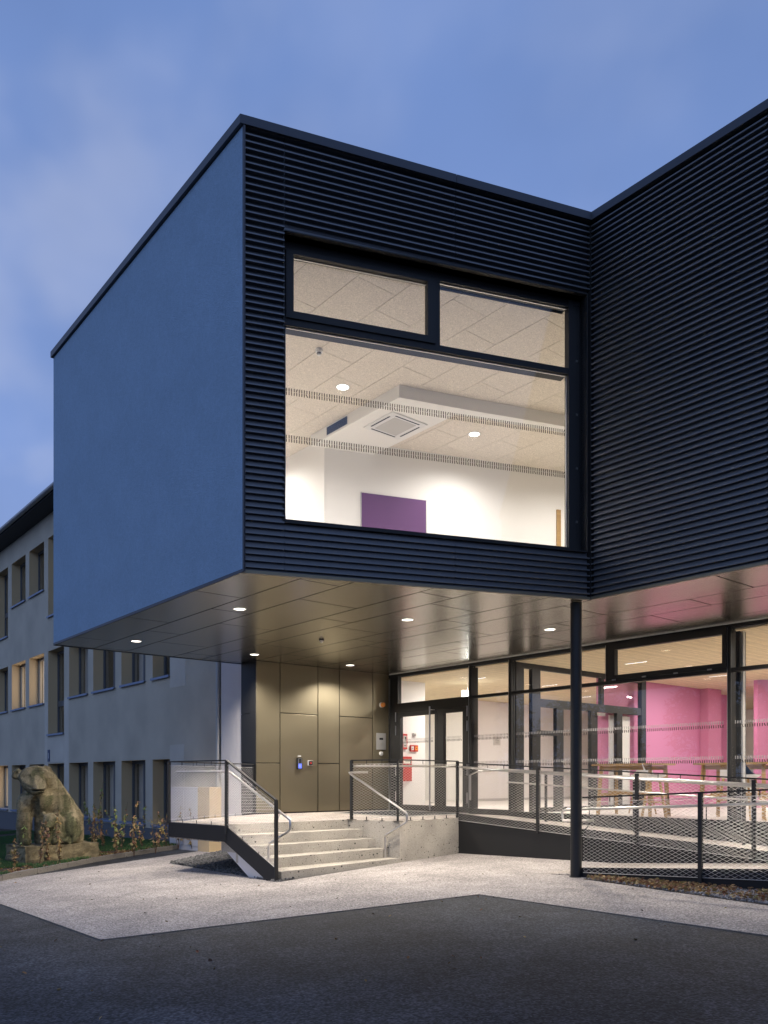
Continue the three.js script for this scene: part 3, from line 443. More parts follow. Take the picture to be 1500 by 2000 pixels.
  const hatch = thing('wall_hatch', 'flush white access hatch high on the lobby wall', 'hatch', [13.9, 3.35, W]); mesh('leaf', rbox(-0.17, 0.17, -0.3, 0.28, -0.004, 0.012, 0.003), M.wall, hatch); mesh('catch', box(0.12, 0.14, -0.05, 0.0, 0.012, 0.018), M.steel, hatch);
  const ex = thing('exit_sign', 'bright white lit emergency exit sign under the lobby ceiling', 'exit sign', [15.35, 3.62, -15.1]); mesh('case', box(-0.21, 0.21, 0.13, 0.17, -0.03, 0.03), M.plastic, ex); mesh('lit_panel', box(-0.2, 0.2, -0.13, 0.13, -0.012, 0.012), M.glowing([0.95, 1, 0.97], 2.2), ex); mesh('hanger', [rod([0, 0.17, 0], [0, 0.4, 0], 0.008)], M.steel, ex);
  { const l = new THREE.PointLight(new THREE.Color().setRGB(0.95, 1, 0.97), 0.6, 0, 2); l.position.set(0, 0, 0); ex.add(l); l.shadow.radius = 3; l.castShadow = true; }
  const eg = thing('floor_sign', 'small grey EG floor sign on the white lobby wall', 'sign', [20.2, 2.72, -18.49]); mesh('sign_plate', box(-0.17, 0.17, -0.15, 0.15, -0.01, 0.008), M.plastic, eg);
  plate('lettering', printed(256, 224, (g, w, h) => { g.fillStyle = '#c8c5bf'; g.fillRect(0, 0, w, h); g.fillStyle = '#4a4a4a'; g.font = '104px sans-serif'; g.textAlign = 'center'; g.fillText('EG', w / 2, 125); g.fillRect(70, 160, 116, 9); }), 0.33, 0.29, [0, 0, 0.0095], 0, eg);
  const nt = thing('notice', 'white paper notice beside the lift behind the right door', 'notice', [20.0, 1.9, -21.495]); mesh('sheet', box(-0.14, 0.14, -0.3, 0.3, 0, 0.004), M.plastic, nt);
  const sw = thing('wall_switch', 'small white red cased call box on the pink wall', 'call box', [18.72, 2.4, -12.05]); mesh('case', rbox(-0.06, 0.06, -0.09, 0.09, 0, 0.04, 0.005), M.red, sw); mesh('face', box(-0.045, 0.045, -0.075, 0.075, 0.04, 0.044), M.plastic, sw);
}
{ // lobby furniture: timber high tables and shell stools just behind the glass
  function table(x, z, label, turn) {
    const t = thing('high_table', label, 'table', [x, FL, z], undefined, turn);
    mesh('tabletop', rbox(-0.75, 0.75, 1.02, 1.06, -0.38, 0.38, 0.008), M.timber, t);
    for (const a of [-1, 1]) { for (const c of [-1, 1]) mesh('leg', bar([a * 0.64, 0, c * 0.30], [a * 0.6, 1.02, c * 0.24], 0.065, 0.065), M.timber, t); mesh('stretcher', bar([a * 0.62, 0.42, -0.27], [a * 0.62, 0.42, 0.27], 0.04, 0.06), M.timber, t); }
    mesh('crossbar', bar([-0.6, 0.46, 0], [0.6, 0.46, 0], 0.05, 0.07), M.timber, t); mesh('apron', [bar([-0.6, 0.97, 0.24], [0.6, 0.97, 0.24], 0.03, 0.08), bar([-0.6, 0.97, -0.24], [0.6, 0.97, -0.24], 0.03, 0.08)], M.timber, t);
  }
  function stool(x, z, label, turn) {
    const t = thing('bar_stool', label, 'bar stool', [x, FL, z], undefined, turn);
    const g = new THREE.SphereGeometry(0.24, 24, 14, 0, Math.PI * 2, Math.PI * 0.5, Math.PI * 0.5).scale(1, 0.32, 0.95), p = g.attributes.position;
    for (let i = 0; i < p.count; i++) { const zz = p.getZ(i), e = Math.max(0, -zz - 0.06); p.setY(i, p.getY(i) + e * e * 9); }
    g.computeVertexNormals(); const g2 = g.clone().scale(0.97, 0.97, 0.97).translate(0, 0.008, 0); g2.index.array.reverse();
    mesh('seat_shell', [g.translate(0, 0.83, 0), g2.translate(0, 0.83, 0)], M.shell, t);
    for (const a of [-1, 1]) for (const c of [-1, 1]) mesh('leg', rod([a * 0.23, 0, c * 0.22], [a * 0.1, 0.76, c * 0.1], 0.016, 8, 0.021), M.timber, t);
    mesh('foot_rest', [[-1, -1, 1, -1], [1, -1, 1, 1], [1, 1, -1, 1], [-1, 1, -1, -1]].map(([a, b, c, d]) => rod([a * 0.175, 0.3, b * 0.17], [c * 0.175, 0.3, d * 0.17], 0.012)), M.timber, t);
  }
  table(14.5, -9.55, 'timber legged high table nearest the round column', 1.5);
  table(15.0, -7.55, 'timber legged high table beside the dark lobby pillar', 1.5);
  table(14.3, -4.8, 'timber legged high table at the right edge behind the glass', 1.5);
  stool(14.0, -8.75, 'white shell bar stool with timber legs by the middle table', 0.6); stool(15.4, -9.9, 'white shell bar stool behind the table nearest the column', 2.4);
  stool(14.25, -7.05, 'white shell bar stool close beside the dark lobby pillar', -0.5); stool(15.1, -5.6, 'white shell bar stool at the right edge behind the glass', 1.0); stool(16.6, -8.6, 'white shell bar stool deeper in the lobby before the pink wall', 2.0);
}
// ------------------------------------------------------------------ canopy lamps and fittings
[[6.343, -11.195, 'downlight in the soffit nearest the free front corner of the canopy'], [6.307, -15.116, 'downlight in the soffit at the far left edge of the canopy'], [8.93, -10.173, 'downlight in the soffit above the lower stair steps'], [8.937, -15.139, 'downlight in the soffit above the dark return panel'], [11.52, -15.159, 'downlight in the soffit close to the bronze wall'], [11.464, -9.23, 'downlight in the soffit just left of the round column'], [12.6, -5.2, 'downlight in the soffit out of view on the right'], [12.6, -1.4, 'downlight in the soffit farthest right, out of view']].forEach(([x, z, label], i) => {
  const t = thing('soffit_lamp', label, 'downlight', [x, SOF, z]);
  mesh('ring', new THREE.TorusGeometry(0.098, 0.011, 8, 36).rotateX(Math.PI / 2), M.galv, t); mesh('diffuser', new THREE.CylinderGeometry(0.094, 0.094, 0.006, 32).translate(0, -0.002, 0), gLamp, t);
  const l = new THREE.SpotLight(new THREE.Color().setRGB(...LAMP_TINT), LAMP, 0, 1.2, 0.4, 2); l.position.set(0, -0.015, 0); l.target.position.set(0, -3, 0); l.castShadow = true; l.shadow.radius = 4; t.add(l, l.target);
});
{
  const md = thing('motion_detector', 'small white motion detector in the middle of the canopy soffit', 'motion detector', [8.96, SOF, -12.693]); mesh('base', new THREE.CylinderGeometry(0.05, 0.05, 0.02, 24).translate(0, -0.01, 0), M.dark, md); mesh('dome', new THREE.SphereGeometry(0.033, 18, 12).translate(0, -0.03, 0), M.plastic, md);
  const bx = (name, label, cat, x, y) => thing(name, label, cat, [x, y, ZW]);
  const rd = bx('access_reader', 'black access reader with a glowing blue screen on the bronze wall', 'access reader', 10.58, 1.823); mesh('case', rbox(-0.07, 0.07, -0.135, 0.135, 0, 0.045, 0.008), M.black, rd); mesh('frame', [box(-0.05, -0.045, 0.0, 0.115, 0.045, 0.048), box(0.045, 0.05, 0.0, 0.115, 0.045, 0.048), box(-0.05, 0.05, 0.11, 0.115, 0.0452, 0.0482)], M.galv, rd);
  const scr = M.glowing([0.14, 0.2, 1], 1.15); scr.color.setRGB(0.02, 0.02, 0.03); mesh('screen', box(-0.045, 0.045, -0.115, 0.0, 0.045, 0.05), scr, rd); { const l = new THREE.PointLight(new THREE.Color().setRGB(0.3, 0.36, 1), 0.06); l.position.set(0, -0.055, 0.08); l.castShadow = true; rd.add(l); }
  const lb = bx('label_plate', 'tiny white label above the access reader', 'label', 10.59, 1.995); mesh('name_plate', rbox(-0.045, 0.045, -0.012, 0.012, 0, 0.006, 0.002), M.plastic, lb);
  const pbn = bx('door_opener_button', 'small dark square button with a red ring beside the reader', 'button', 10.885, 1.838); mesh('case', rbox(-0.065, 0.065, -0.06, 0.06, 0, 0.04, 0.006), M.wallGrey, pbn); mesh('face', box(-0.055, 0.055, -0.05, 0.05, 0.04, 0.044), M.dark, pbn); mesh('ring', new THREE.TorusGeometry(0.021, 0.006, 8, 20).translate(0, 0, 0.045), M.red, pbn);
  const ic = bx('intercom_panel', 'silver intercom panel on the bronze wall beside the doors', 'intercom', 13.06, 2.41); mesh('face_plate', rbox(-0.155, 0.155, -0.21, 0.21, 0, 0.014, 0.004), M.galv, ic); mesh('display', [box(-0.06, 0.06, 0.04, 0.09, 0.014, 0.017)], M.dark, ic); mesh('push_button', [box(-0.02, 0.02, -0.09, -0.03, 0.014, 0.02)], M.steel, ic); mesh('screw', [-1, 1].flatMap(a => [-1, 1].map(b => new THREE.CylinderGeometry(0.007, 0.007, 0.004, 10).rotateX(Math.PI / 2).translate(a * 0.14, b * 0.19, 0.015))), M.steel, ic);
  const kb = bx('key_switch', 'round pale key switch below the intercom panel', 'key switch', 13.06, 2.1); mesh('disc', new THREE.CylinderGeometry(0.052, 0.056, 0.03, 28).rotateX(Math.PI / 2).translate(0, 0, 0.015), M.plastic, kb); mesh('lock', new THREE.CylinderGeometry(0.022, 0.022, 0.012, 18).rotateX(Math.PI / 2).translate(0, 0, 0.034), M.galv, kb);
  const ol = bx('warning_beacon', 'round orange warning beacon high on the bronze wall', 'beacon', 13.07, 3.335); mesh('base', new THREE.CylinderGeometry(0.066, 0.07, 0.05, 26).rotateX(Math.PI / 2).translate(0, 0, 0.025), M.plastic, ol); mesh('lens', new THREE.CylinderGeometry(0.05, 0.062, 0.06, 26).rotateX(Math.PI / 2).translate(0, 0, 0.08), M.orange, ol);
  const col = thing('round_column', 'slim round black steel column under the inner corner of the canopy', 'column', [9.985, ground(9.985, -7.545), -7.545]);
  mesh('shaft', new THREE.CylinderGeometry(0.084, 0.084, SOF + 0.02, 40).translate(0, (SOF - 0.05) / 2, 0), M.black, col); mesh('base_plate', new THREE.CylinderGeometry(0.1, 0.1, 0.012, 32).translate(0, 0.012, 0), M.black, col);
}
// ------------------------------------------------------------------ stairs, landing, ramp
{
  const S = thing('entrance_stairs', 'pale concrete entrance stairs with five steps, landing and cheek wall', 'stairs');
  const xr = z => 9.67 + (z + 12.79) * 0.2647;
  const E0 = [[-12.79, -12.79], [-12.40, -12.44], [-12.06, -12.16], [-11.62, -11.87], [-11.13, -11.6]], Y = [LAND, 0.496, 0.324, 0.152, -0.02];
  const left = z => 6.84 + (z + 12.55) * 0.07;
  mesh('landing', [prism([[6.62, -14.3], [6.84, -12.79], [9.71, -12.79], [10.02, -11.66], [11.87, -11.97], [XG + 0.02, -11.97], [XG + 0.02, ZW - 0.02], [9.46, ZW - 0.02], [9.4, -15.95]], LAND - 0.3, LAND)], M.slab, S);
  for (let i = 1; i < 5; i++) {
    const [a, b] = E0[i], [c, d] = E0[i - 1], p = [[left(a) + 0.13, a], [xr(b) - 0.001, b], [xr(d) - 0.001, d - 0.05], [left(c) + 0.13, c - 0.05]];
    mesh('step', prism(p, i == 4 ? lift(-0.2) : Y[i] - 0.3, Y[i]), M.concrete, S);
  }
  mesh('cheek_wall', prism([[9.672, -12.786], [9.985, -11.6], [11.88, -11.92], [11.88, -12.4], [10.4, -12.7]], lift(-0.3), LAND - 0.001), M.concrete, S);
  mesh('riser', prism([[6.97, -12.786], [9.67, -12.786], [9.67, -12.95], [6.97, -12.95]], 0.19, LAND - 0.002), M.concrete, S);
  mesh('stair_soffit', slabZY([[-12.95, 0.42], [-12.95, 0.2], [-12.8, 0.2], [-11.5, -0.44], [-11.2, -0.44], [-11.2, -0.25], [-12.8, 0.42]], 6.985, 8.0), M.white, S);
  // black steel side plate
  const T = mesh('side_plate', [bar([6.60, 0.525, -14.3], [6.835, 0.525, -12.53], 0.014, 0.27)], M.blackSteel, S);
  const q = [[-12.535, 0.66], [-11.08, 0.03], [-11.08, -0.19], [-11.3, -0.19], [-12.6, 0.39], [-12.6, 0.66]];
  const sp = slabZY(q, -0.007, 0.007); sp.applyMatrix4(new THREE.Matrix4().makeRotationY(Math.atan2(0.07, 1))); sp.translate(6.84 + 12.55 * 0.07 * 0 + 0, 0, 0);
  { const p = sp.attributes.position; const g2 = slabZY(q, -0.007, 0.007), p2 = g2.attributes.position; for (let i = 0; i < p2.count; i++) p2.setX(i, p2.getX(i) + 6.84 + (p2.getZ(i) + 12.55) * 0.07); mesh('side_plate', g2, M.blackSteel, S); }
  mesh('side_plate', bar([6.60, 0.525, -14.3], [9.42, 0.525, -15.96], 0.014, 0.27), M.blackSteel, S);
  // ramp
  const R = thing('wheelchair_ramp', 'switchback ramp with dark steel sides right of the stairs', 'ramp');
  const up = (x, z) => LAND - 0.052 * (z + 11.92), lo = (x, z) => ground(x, z) + Math.max(0.009, 0.052 * (z + 8.4));
  mesh('ramp_surface', prism([[11.9, -11.925], [11.9, -3.4], [XG, -3.4], [XG, -11.925]], (x, z) => up(x, z) - 0.12, up), M.slab, R);
  mesh('ramp_surface', prism([[10.05, -8.2], [10.05, -3.4], [11.84, -3.4], [11.84, -8.2]], lift(-0.2), lo), M.slab, R, 'lower ramp run');
  mesh('turning_landing', prism([[10.05, -3.4], [10.05, -1.6], [XG, -1.6], [XG, -3.4]], lift(-0.2), (x, z) => 0.335), M.slab, R);
  mesh('side_panel', prism([[11.86, -11.93], [11.86, -3.4], [11.885, -3.4], [11.885, -11.93]], lift(-0.2), (x, z) => up(x, z) + 0.085), M.blackSteel, R);
  mesh('side_panel', prism([[10.01, -7.62], [10.01, -1.6], [10.03, -1.6], [10.03, -7.62]], lift(-0.2), (x, z) => lo(x, z) + 0.1), M.blackSteel, R);
  mesh('base_panel', box(XG - 0.012, XG + 0.004, -0.2, 0.735, -11.9, 3), M.blackSteel, R);
}
// wire netting between two lines: s runs a->b, t upwards
function net(a, b, h0, h1, parent, mat = M.wire) {
  const L = Math.hypot(b[0] - a[0], b[2] - a[2]), H = h1 - h0, w = 0.104, h = 0.05, k = h / w, g = [];
  const P = (s, t) => [a[0] + (b[0] - a[0]) * s / L, a[1] + (b[1] - a[1]) * s / L + h0 + t, a[2] + (b[2] - a[2]) * s / L];
  for (const sg of [1, -1]) for (let i = -Math.ceil(H / h) - 1; i < L / w + H / h + 1; i++) {
    let s0 = i * w, t0 = sg > 0 ? 0 : H, s1 = s0 + H / k, t1 = sg > 0 ? H : 0; // along the slope from one edge to the other
    if (s1 <= 0 || s0 >= L) continue;
    if (s0 < 0) { t0 += (t1 - t0) * (-s0) / (s1 - s0); s0 = 0; } if (s1 > L) { t1 = t0 + (t1 - t0) * (L - s0) / (s1 - s0); s1 = L; }
    if (s1 - s0 < 0.01) continue; g.push(rod(P(s0, t0), P(s1, t1), 0.0017, 4));
  }
  return mesh('wire_mesh', g, mat, parent);
}
function bay(t, a, b, o = {}) {                             // one stretch of railing; a, b on the walking surface
  const top = o.top ?? 1.15, lo = o.lo ?? 0.03, up = (p, h) => [p[0], p[1] + h, p[2]];
  mesh('top_rail', bar(up(a, top), up(b, top), 0.05, 0.022), M.black, t);
  net(a, b, lo + 0.01, top - 0.07, t);
  const L = Math.hypot(b[0] - a[0], b[2] - a[2]), n = Math.max(2, Math.round(L / 0.42)), mid = i => a.map((v, k) => v + (b[k] - v) * i / n);
  for (const h of [top - 0.07, lo + 0.01]) mesh('edge_cable', rod(up(a, h), up(b, h), 0.004, 6), M.wire, t);
  const st = []; for (let i = 1; i < n; i++) { st.push(bar(up(mid(i), top - 0.075), up(mid(i), top), 0.006, 0.012)); if (o.feet) st.push(bar(up(mid(i), 0), up(mid(i), lo + 0.02), 0.008, 0.02), box(mid(i)[0] - 0.04, mid(i)[0] + 0.04, mid(i)[1], mid(i)[1] + 0.006, mid(i)[2] - 0.03, mid(i)[2] + 0.03)); else if (o.lugs) st.push(bar(up(mid(i), lo - 0.03), up(mid(i), lo + 0.03), 0.008, 0.014)); }
  mesh('standoff', st, M.black, t);
}
const post = (t, p, top, low = 0, w = 0.012, d = 0.05) => mesh('post', box(p[0] - d / 2, p[0] + d / 2, p[1] + low, p[1] + top, p[2] - d / 2, p[2] + d / 2), M.black, t);
{
  // left: landing edge and down the stairs
  const t = thing('stair_railing', 'black railing with wire netting on the open left side of the stairs', 'railing'), h = 1.125;
  const a = [9.40, LAND, -15.97], b = [6.605, LAND, -14.3], c = [6.845, LAND, -12.53], d = [6.945, 0.01, -11.09];
  bay(t, b, c, { top: h, lugs: 1 }); bay(t, c, d, { top: h, lo: 0.02, lugs: 1 }); bay(t, b, a, { top: h, lugs: 1 });
  post(t, b, h, -0.02); post(t, c, h, -0.14); mesh('post', box(d[0] - 0.03, d[0] + 0.03, -0.2, d[1] + h, d[2] - 0.014, d[2] + 0.014), M.black, t); post(t, a, h, 0, 0.012, 0.03);
  mesh('handrail', pipe([[6.72, 1.6, -14.2], [6.93, 1.6, -12.6], [7.05, 0.827, -10.84], [7.05, 0.657, -10.84], [7.0, 0.417, -11.4], [6.995, -0.02, -11.43]], 0.021, 10), M.steel, t);
  mesh('bracket', [rod([6.86, 1.45, -12.53], [6.93, 1.57, -12.55], 0.007), rod([6.95, 0.75, -11.1], [7.03, 0.93, -11.1], 0.007)], M.steel, t);
  // right: landing corner, then along the upper ramp
  const r = thing('landing_railing', 'black netted railing along the landing and upper ramp with steel handrail', 'railing'), H = 1.165;
  const p0 = [9.70, LAND, -12.72], p1 = [9.99, LAND, -11.66], p2 = [11.86, LAND, -11.95], gy = z => LAND - 0.052 * (z + 11.92), pz = z => [11.845, gy(z) - 0.06, z];
  bay(r, p0, p1, { top: H, lo: 0.05, feet: 1 }); bay(r, p1, p2, { top: H, lo: 0.05, feet: 1 }); const Z = [-11.93, -9.82, -7.72, -5.75, -3.6];
  for (let i = 0; i < 4; i++) bay(r, pz(Z[i]), pz(Z[i + 1]), { top: H + 0.03, lo: 0.0 });
  post(r, p0, H); post(r, p1, H, 0, 0.012, 0.03); post(r, p2, H, -0.02); Z.slice(1).forEach(z => { post(r, pz(z), H + 0.01, -0.03, 0.012, 0.05); });
  mesh('foot_plate', [[...p0], [...p1]].map(p => box(p[0] - 0.07, p[0] + 0.09, p[1], p[1] + 0.01, p[2] - 0.07, p[2] + 0.05)), M.black, r);
  mesh('handrail', pipe([[9.97, 1.6, -12.55], [9.58, 1.595, -12.66], [9.94, 0.835, -11.34], [9.94, 0.664, -11.34], [9.82, 0.396, -11.83], [9.82, -0.03, -11.83]], 0.021, 10), M.steel, r);
  mesh('handrail', pipe([[9.75, 1.72, -12.78], [10.07, 1.72, -11.76], [11.94, 1.72, -12.0], [11.94, 1.64, -11.0], [11.94, 1.71 - 0.052 * 8.4 - 0.03, -3.5]], 0.021, 10), M.steel, r);
  mesh('bracket', Z.slice(0, 4).map(z => pipe([[11.85, gy(z) + 0.8, z], [11.94, gy(z) + 0.84, z], [11.94, gy(z) + 0.98, z]], 0.007, 6)), M.steel, r);
  // wall side handrail of the upper ramp
  const w = thing('ramp_handrail', 'steel handrail on thin posts along the glass side of the ramp', 'handrail');
  mesh('handrail', pipe([[12.9, 1.0, -12.6], [12.9, 1.62, -12.6], [12.98, 1.66, -11.6], [13.05, 1.66 - 0.052 * 8, -3.6]], 0.021, 10), M.steel, w); mesh('lower_rail', pipe([[13.0, 1.40, -11.6], [13.05, 1.40 - 0.052 * 8, -3.6]], 0.016, 10), M.steel, w);
  for (const z of [-10.6, -8.55, -6.5, -4.4]) mesh('post', box(13.02, 13.06, gy(z) - 0.02, gy(z) + 0.96, z - 0.02, z + 0.02), M.black, w);
  // front railing of the lower run
  const f = thing('ramp_railing', 'black netted railing of the lower ramp in front, right of the column', 'railing'), ly = z => 0.07 + 0.054 * (z + 7.5), q = z => [9.99, ly(z), z], zs = [-7.42, -5.56, -3.6, -1.7];
  for (let i = 0; i < 3; i++) bay(f, q(zs[i]), q(zs[i + 1]), { top: 1.125, lo: 0.0 });
  for (const z of zs.slice(1)) post(f, q(z), 1.125, -0.06);
  mesh('handrail', pipe([[10.14, 0.99, -5.0], [10.14, 0.84, -7.1], [10.14, 0.84, -7.93], [10.14, 1.005, -7.93], [10.14, 1.005 + 0.054 * 6.2, -1.8]], 0.021, 10), M.steel, f);
  f.children.at(-1).geometry.dispose(); f.remove(f.children.at(-1));
  mesh('handrail', pipe([[10.14, 0.85, -7.35], [10.14, 0.83, -7.93], [10.14, 1.005, -7.93], [10.14, 1.03, -7.35], [10.14, 1.02 + 0.056 * 5.6, -1.8]], 0.021, 10), M.steel, f);
  mesh('bracket', zs.map(z => pipe([[10.0, ly(z) + 0.62, z], [10.14, ly(z) + 0.72, z], [10.14, ly(z) + 0.93, z]], 0.008, 6)), M.black, f);
}
// ------------------------------------------------------------------ the old building
{
  const O = thing('old_building', 'old grey rendered building with deep window openings on the left', 'building'), X = 9.6, X2 = 10.1;
  const bays = [[-21.86, -20.73], [-24.13, -22.35], [-26.5, -24.62], [-28.82, -26.97], [-31.11, -29.35, 1], [-33.44, -31.59], [-35.85, -33.92], [-38.2, -36.4, 2], [-40.6, -38.75], [-42.95, -41.1], [-45.3, -43.45]];
  const rows = [[0.15, 2.005], [4.27, 6.17], [8.53, 10.36]], EAVE = 11.25, END = -17.66, FAR = -48;
  const open = [];
  for (const [z0, z1, st] of bays) { rows.forEach(([a, b], r) => { if (st && r == st) open.push([z0, z1, a - (r == 1 ? 1.2 : 1.1), b, 1, r]); else if (st && r == 2 && st == 1) open.push([z0, z1, a - 1.1, b, 1, r]); else open.push([z0, z1, a, b, 0, r]); }); }
  const wall = [], zs = [END]; for (const [z0, z1] of bays) zs.push(z1, z0); zs.push(FAR);
  for (let i = 0; i < zs.length - 1; i++) {
    const zb = zs[i], za = zs[i + 1]; if (i % 2 == 0) { wall.push(box(X, X2, -1.6, EAVE, za, zb)); continue; }
    const o = open.filter(q => q[1] == zb).sort((p, q) => p[2] - q[2]); let y = -1.6; for (const q of o) { wall.push(box(X, X2, y, q[2], za, zb)); y = q[3]; } wall.push(box(X, X2, y, EAVE, za, zb));
  }
  mesh('facade', wall, M.plaster, O); mesh('inner_wall', [box(12, 12.2, -1.6, EAVE, FAR, END), box(X2, 12, -1.6, EAVE, END - 0.2, END)], M.dark, O);
  mesh('plinth', [box(X - 0.025, X, -1.6, 0.06, FAR, END)], M.plinth, O);
  const lit = { '-33.44_1': 1, '-35.85_1': 1, '-38.2_0': 1 };
  const litM = M.glowing([1, 0.84, 0.68], 0.42), blind = std([0.5, 0.47, 0.43], { roughness: 0.9 });
  for (const [z0, z1, y0, y1, tall, r] of open) {
    const d = X + 0.33, e = 0.004, w = mesh('window', [box(d, d + 0.06, y0 + 0.02, y0 + 0.1, z0 + e, z1 - e), box(d, d + 0.06, y1 - 0.1, y1 - e, z0 + e, z1 - e), box(d, d + 0.06, y0 + 0.1, y1 - 0.1, z0 + e, z0 + 0.09), box(d, d + 0.06, y0 + 0.1, y1 - 0.1, z1 - 0.09, z1 - e), box(d + 0.002, d + 0.058, y0 + 0.1, y1 - 0.1, (z0 + z1) / 2 - 0.05, (z0 + z1) / 2 + 0.05), ...(tall ? [box(d + 0.001, d + 0.059, y0 + 1.05, y0 + 1.25, z0 + 0.09, z1 - 0.09)] : [])], M.winFrame, O);
    mesh('pane', box(d + 0.025, d + 0.035, y0 + 0.1, y1 - 0.1, z0 + 0.09, z1 - 0.09), M.glass, w);
    mesh('reveal', [box(X + 0.001, d, y0, y1, z0 - 0.002, z0 + 0.006), box(X + 0.001, d, y0, y1, z1 - 0.006, z1 + 0.002), box(X + 0.001, d, y1 - 0.006, y1 + 0.002, z0, z1)], M.reveal, w);
    mesh('sill', [box(X - 0.06, d, y0 - 0.012, y0 + 0.02, z0 - 0.02, z1 + 0.02), box(X - 0.065, X - 0.055, y0 - 0.045, y0 + 0.02, z0 - 0.02, z1 + 0.02)], M.sill, w);
    const L = lit[`${z0}_${r}`], k = hash(z0 * 10 | 0, r, 9);
    if (L) mesh('lit_blind', box(d + 0.2, d + 0.21, y0, y1 - 0.06, z0 + 0.02, z1 - 0.02), litM, w, 'window lit behind a pale blind');
    else if (k > 0.35) mesh('curtain', [box(d + 0.22, d + 0.23, y0, y1, z1 - 0.5, z1), ...(k > 0.6 ? [box(d + 0.22, d + 0.23, y0, y1, z0, z0 + 0.35)] : [])], blind, w);
    if (L) { const l = new THREE.RectAreaLight(new THREE.Color().setRGB(1, 0.84, 0.68), 1.2, z1 - z0 - 0.2, y1 - y0 - 0.3); l.position.set(d + 0.19, (y0 + y1) / 2, (z0 + z1) / 2); l.rotation.y = Math.PI / 2; w.add(l); }
  }
  for (const b of [[-0.006, 3.92, 6.6, -20.72, -19.77], [-0.006, 0.2, 2.38, -20.72, -19.85], [-0.004, 0.1, 4.3, -31.5, -31.13], [-0.004, 0.1, 4.3, -29.33, -28.84], [-0.0045, 2.05, 3.05, -31.1, -29.36]]) mesh('plaster_patch', box(X + b[0], X + 0.01, b[1], b[2], b[3], b[4]), M.plaster2, O);
  mesh('roof', [slabZY([[0, 0], [1, 0], [1, 1], [0, 1]], 0, 0.01)], M.roofTile, O); const rf = O.children.at(-1); rf.geometry.dispose();
  const sh = new THREE.Shape([[X - 0.62, EAVE + 0.14], [X - 0.62, EAVE + 0.0], [X + 0.05, EAVE - 0.04], [24, EAVE - 0.04], [24, EAVE + 7], [17, EAVE + 3.9]].map(p => new THREE.Vector2(...p))); rf.geometry = boxUV(new THREE.ExtrudeGeometry(sh, { depth: 31, bevelEnabled: false }).translate(0, 0, -48.6));
  mesh('gutter', [(() => { const g = new THREE.CylinderGeometry(0.085, 0.085, 31, 14, 1, false, 0, Math.PI * 2).rotateX(Math.PI / 2); return g.translate(X - 0.7, EAVE + 0.13, -33.1); })()], M.zinc, O);
  mesh('side_wall', [box(X, 24, -1.6, EAVE, -48.3, -48)], M.plaster, O);
  const dp = thing('downpipe', 'grey zinc downpipe at the corner of the old building', 'downpipe', [9.52, ground(9.5, -17.8) + 0.05, -17.84]);
  mesh('pipe', new THREE.CylinderGeometry(0.062, 0.062, 5.6, 20).translate(0, 2.8, 0), M.zinc, dp); mesh('collar', [1.2, 3.4, 4.6].map(y => new THREE.CylinderGeometry(0.068, 0.068, 0.05, 20).translate(0, y, 0)), M.zinc, dp); mesh('clamp', [1.3, 3.5].map(y => box(-0.01, 0.1, y, y + 0.03, -0.075, 0.075)), M.galv, dp);
  const cb = thing('utility_cabinet', 'pale wall cabinet with a beige end post behind the railing netting', 'cabinet', [9.4, 0, -19.55]);
  mesh('cabinet_body', rbox(-0.2, 0.19, -0.6, 1.25, -0.34, 1.345, 0.01), M.white, cb); mesh('door_leaf', [rbox(-0.215, -0.2, -0.2, 1.18, -0.3, 0.49, 0.004), rbox(-0.215, -0.2, -0.2, 1.18, 0.51, 1.3, 0.004)], M.white, cb); mesh('end_post', rbox(-0.25, 0.19, -0.7, 1.265, 1.35, 1.95, 0.01), M.reveal, cb);
  const hn = thing('house_number_sign', 'tiny dark blue plate on the old facade above the bear', 'sign', [X - 0.012, 2.3, -31.0]); mesh('sign_plate', rbox(-0.012, 0.01, -0.22, 0.22, -0.12, 0.12, 0.004), M.vent, hn); mesh('figure', [box(-0.016, -0.012, -0.1, 0.1, -0.02, 0.02)], M.plastic, hn);
}
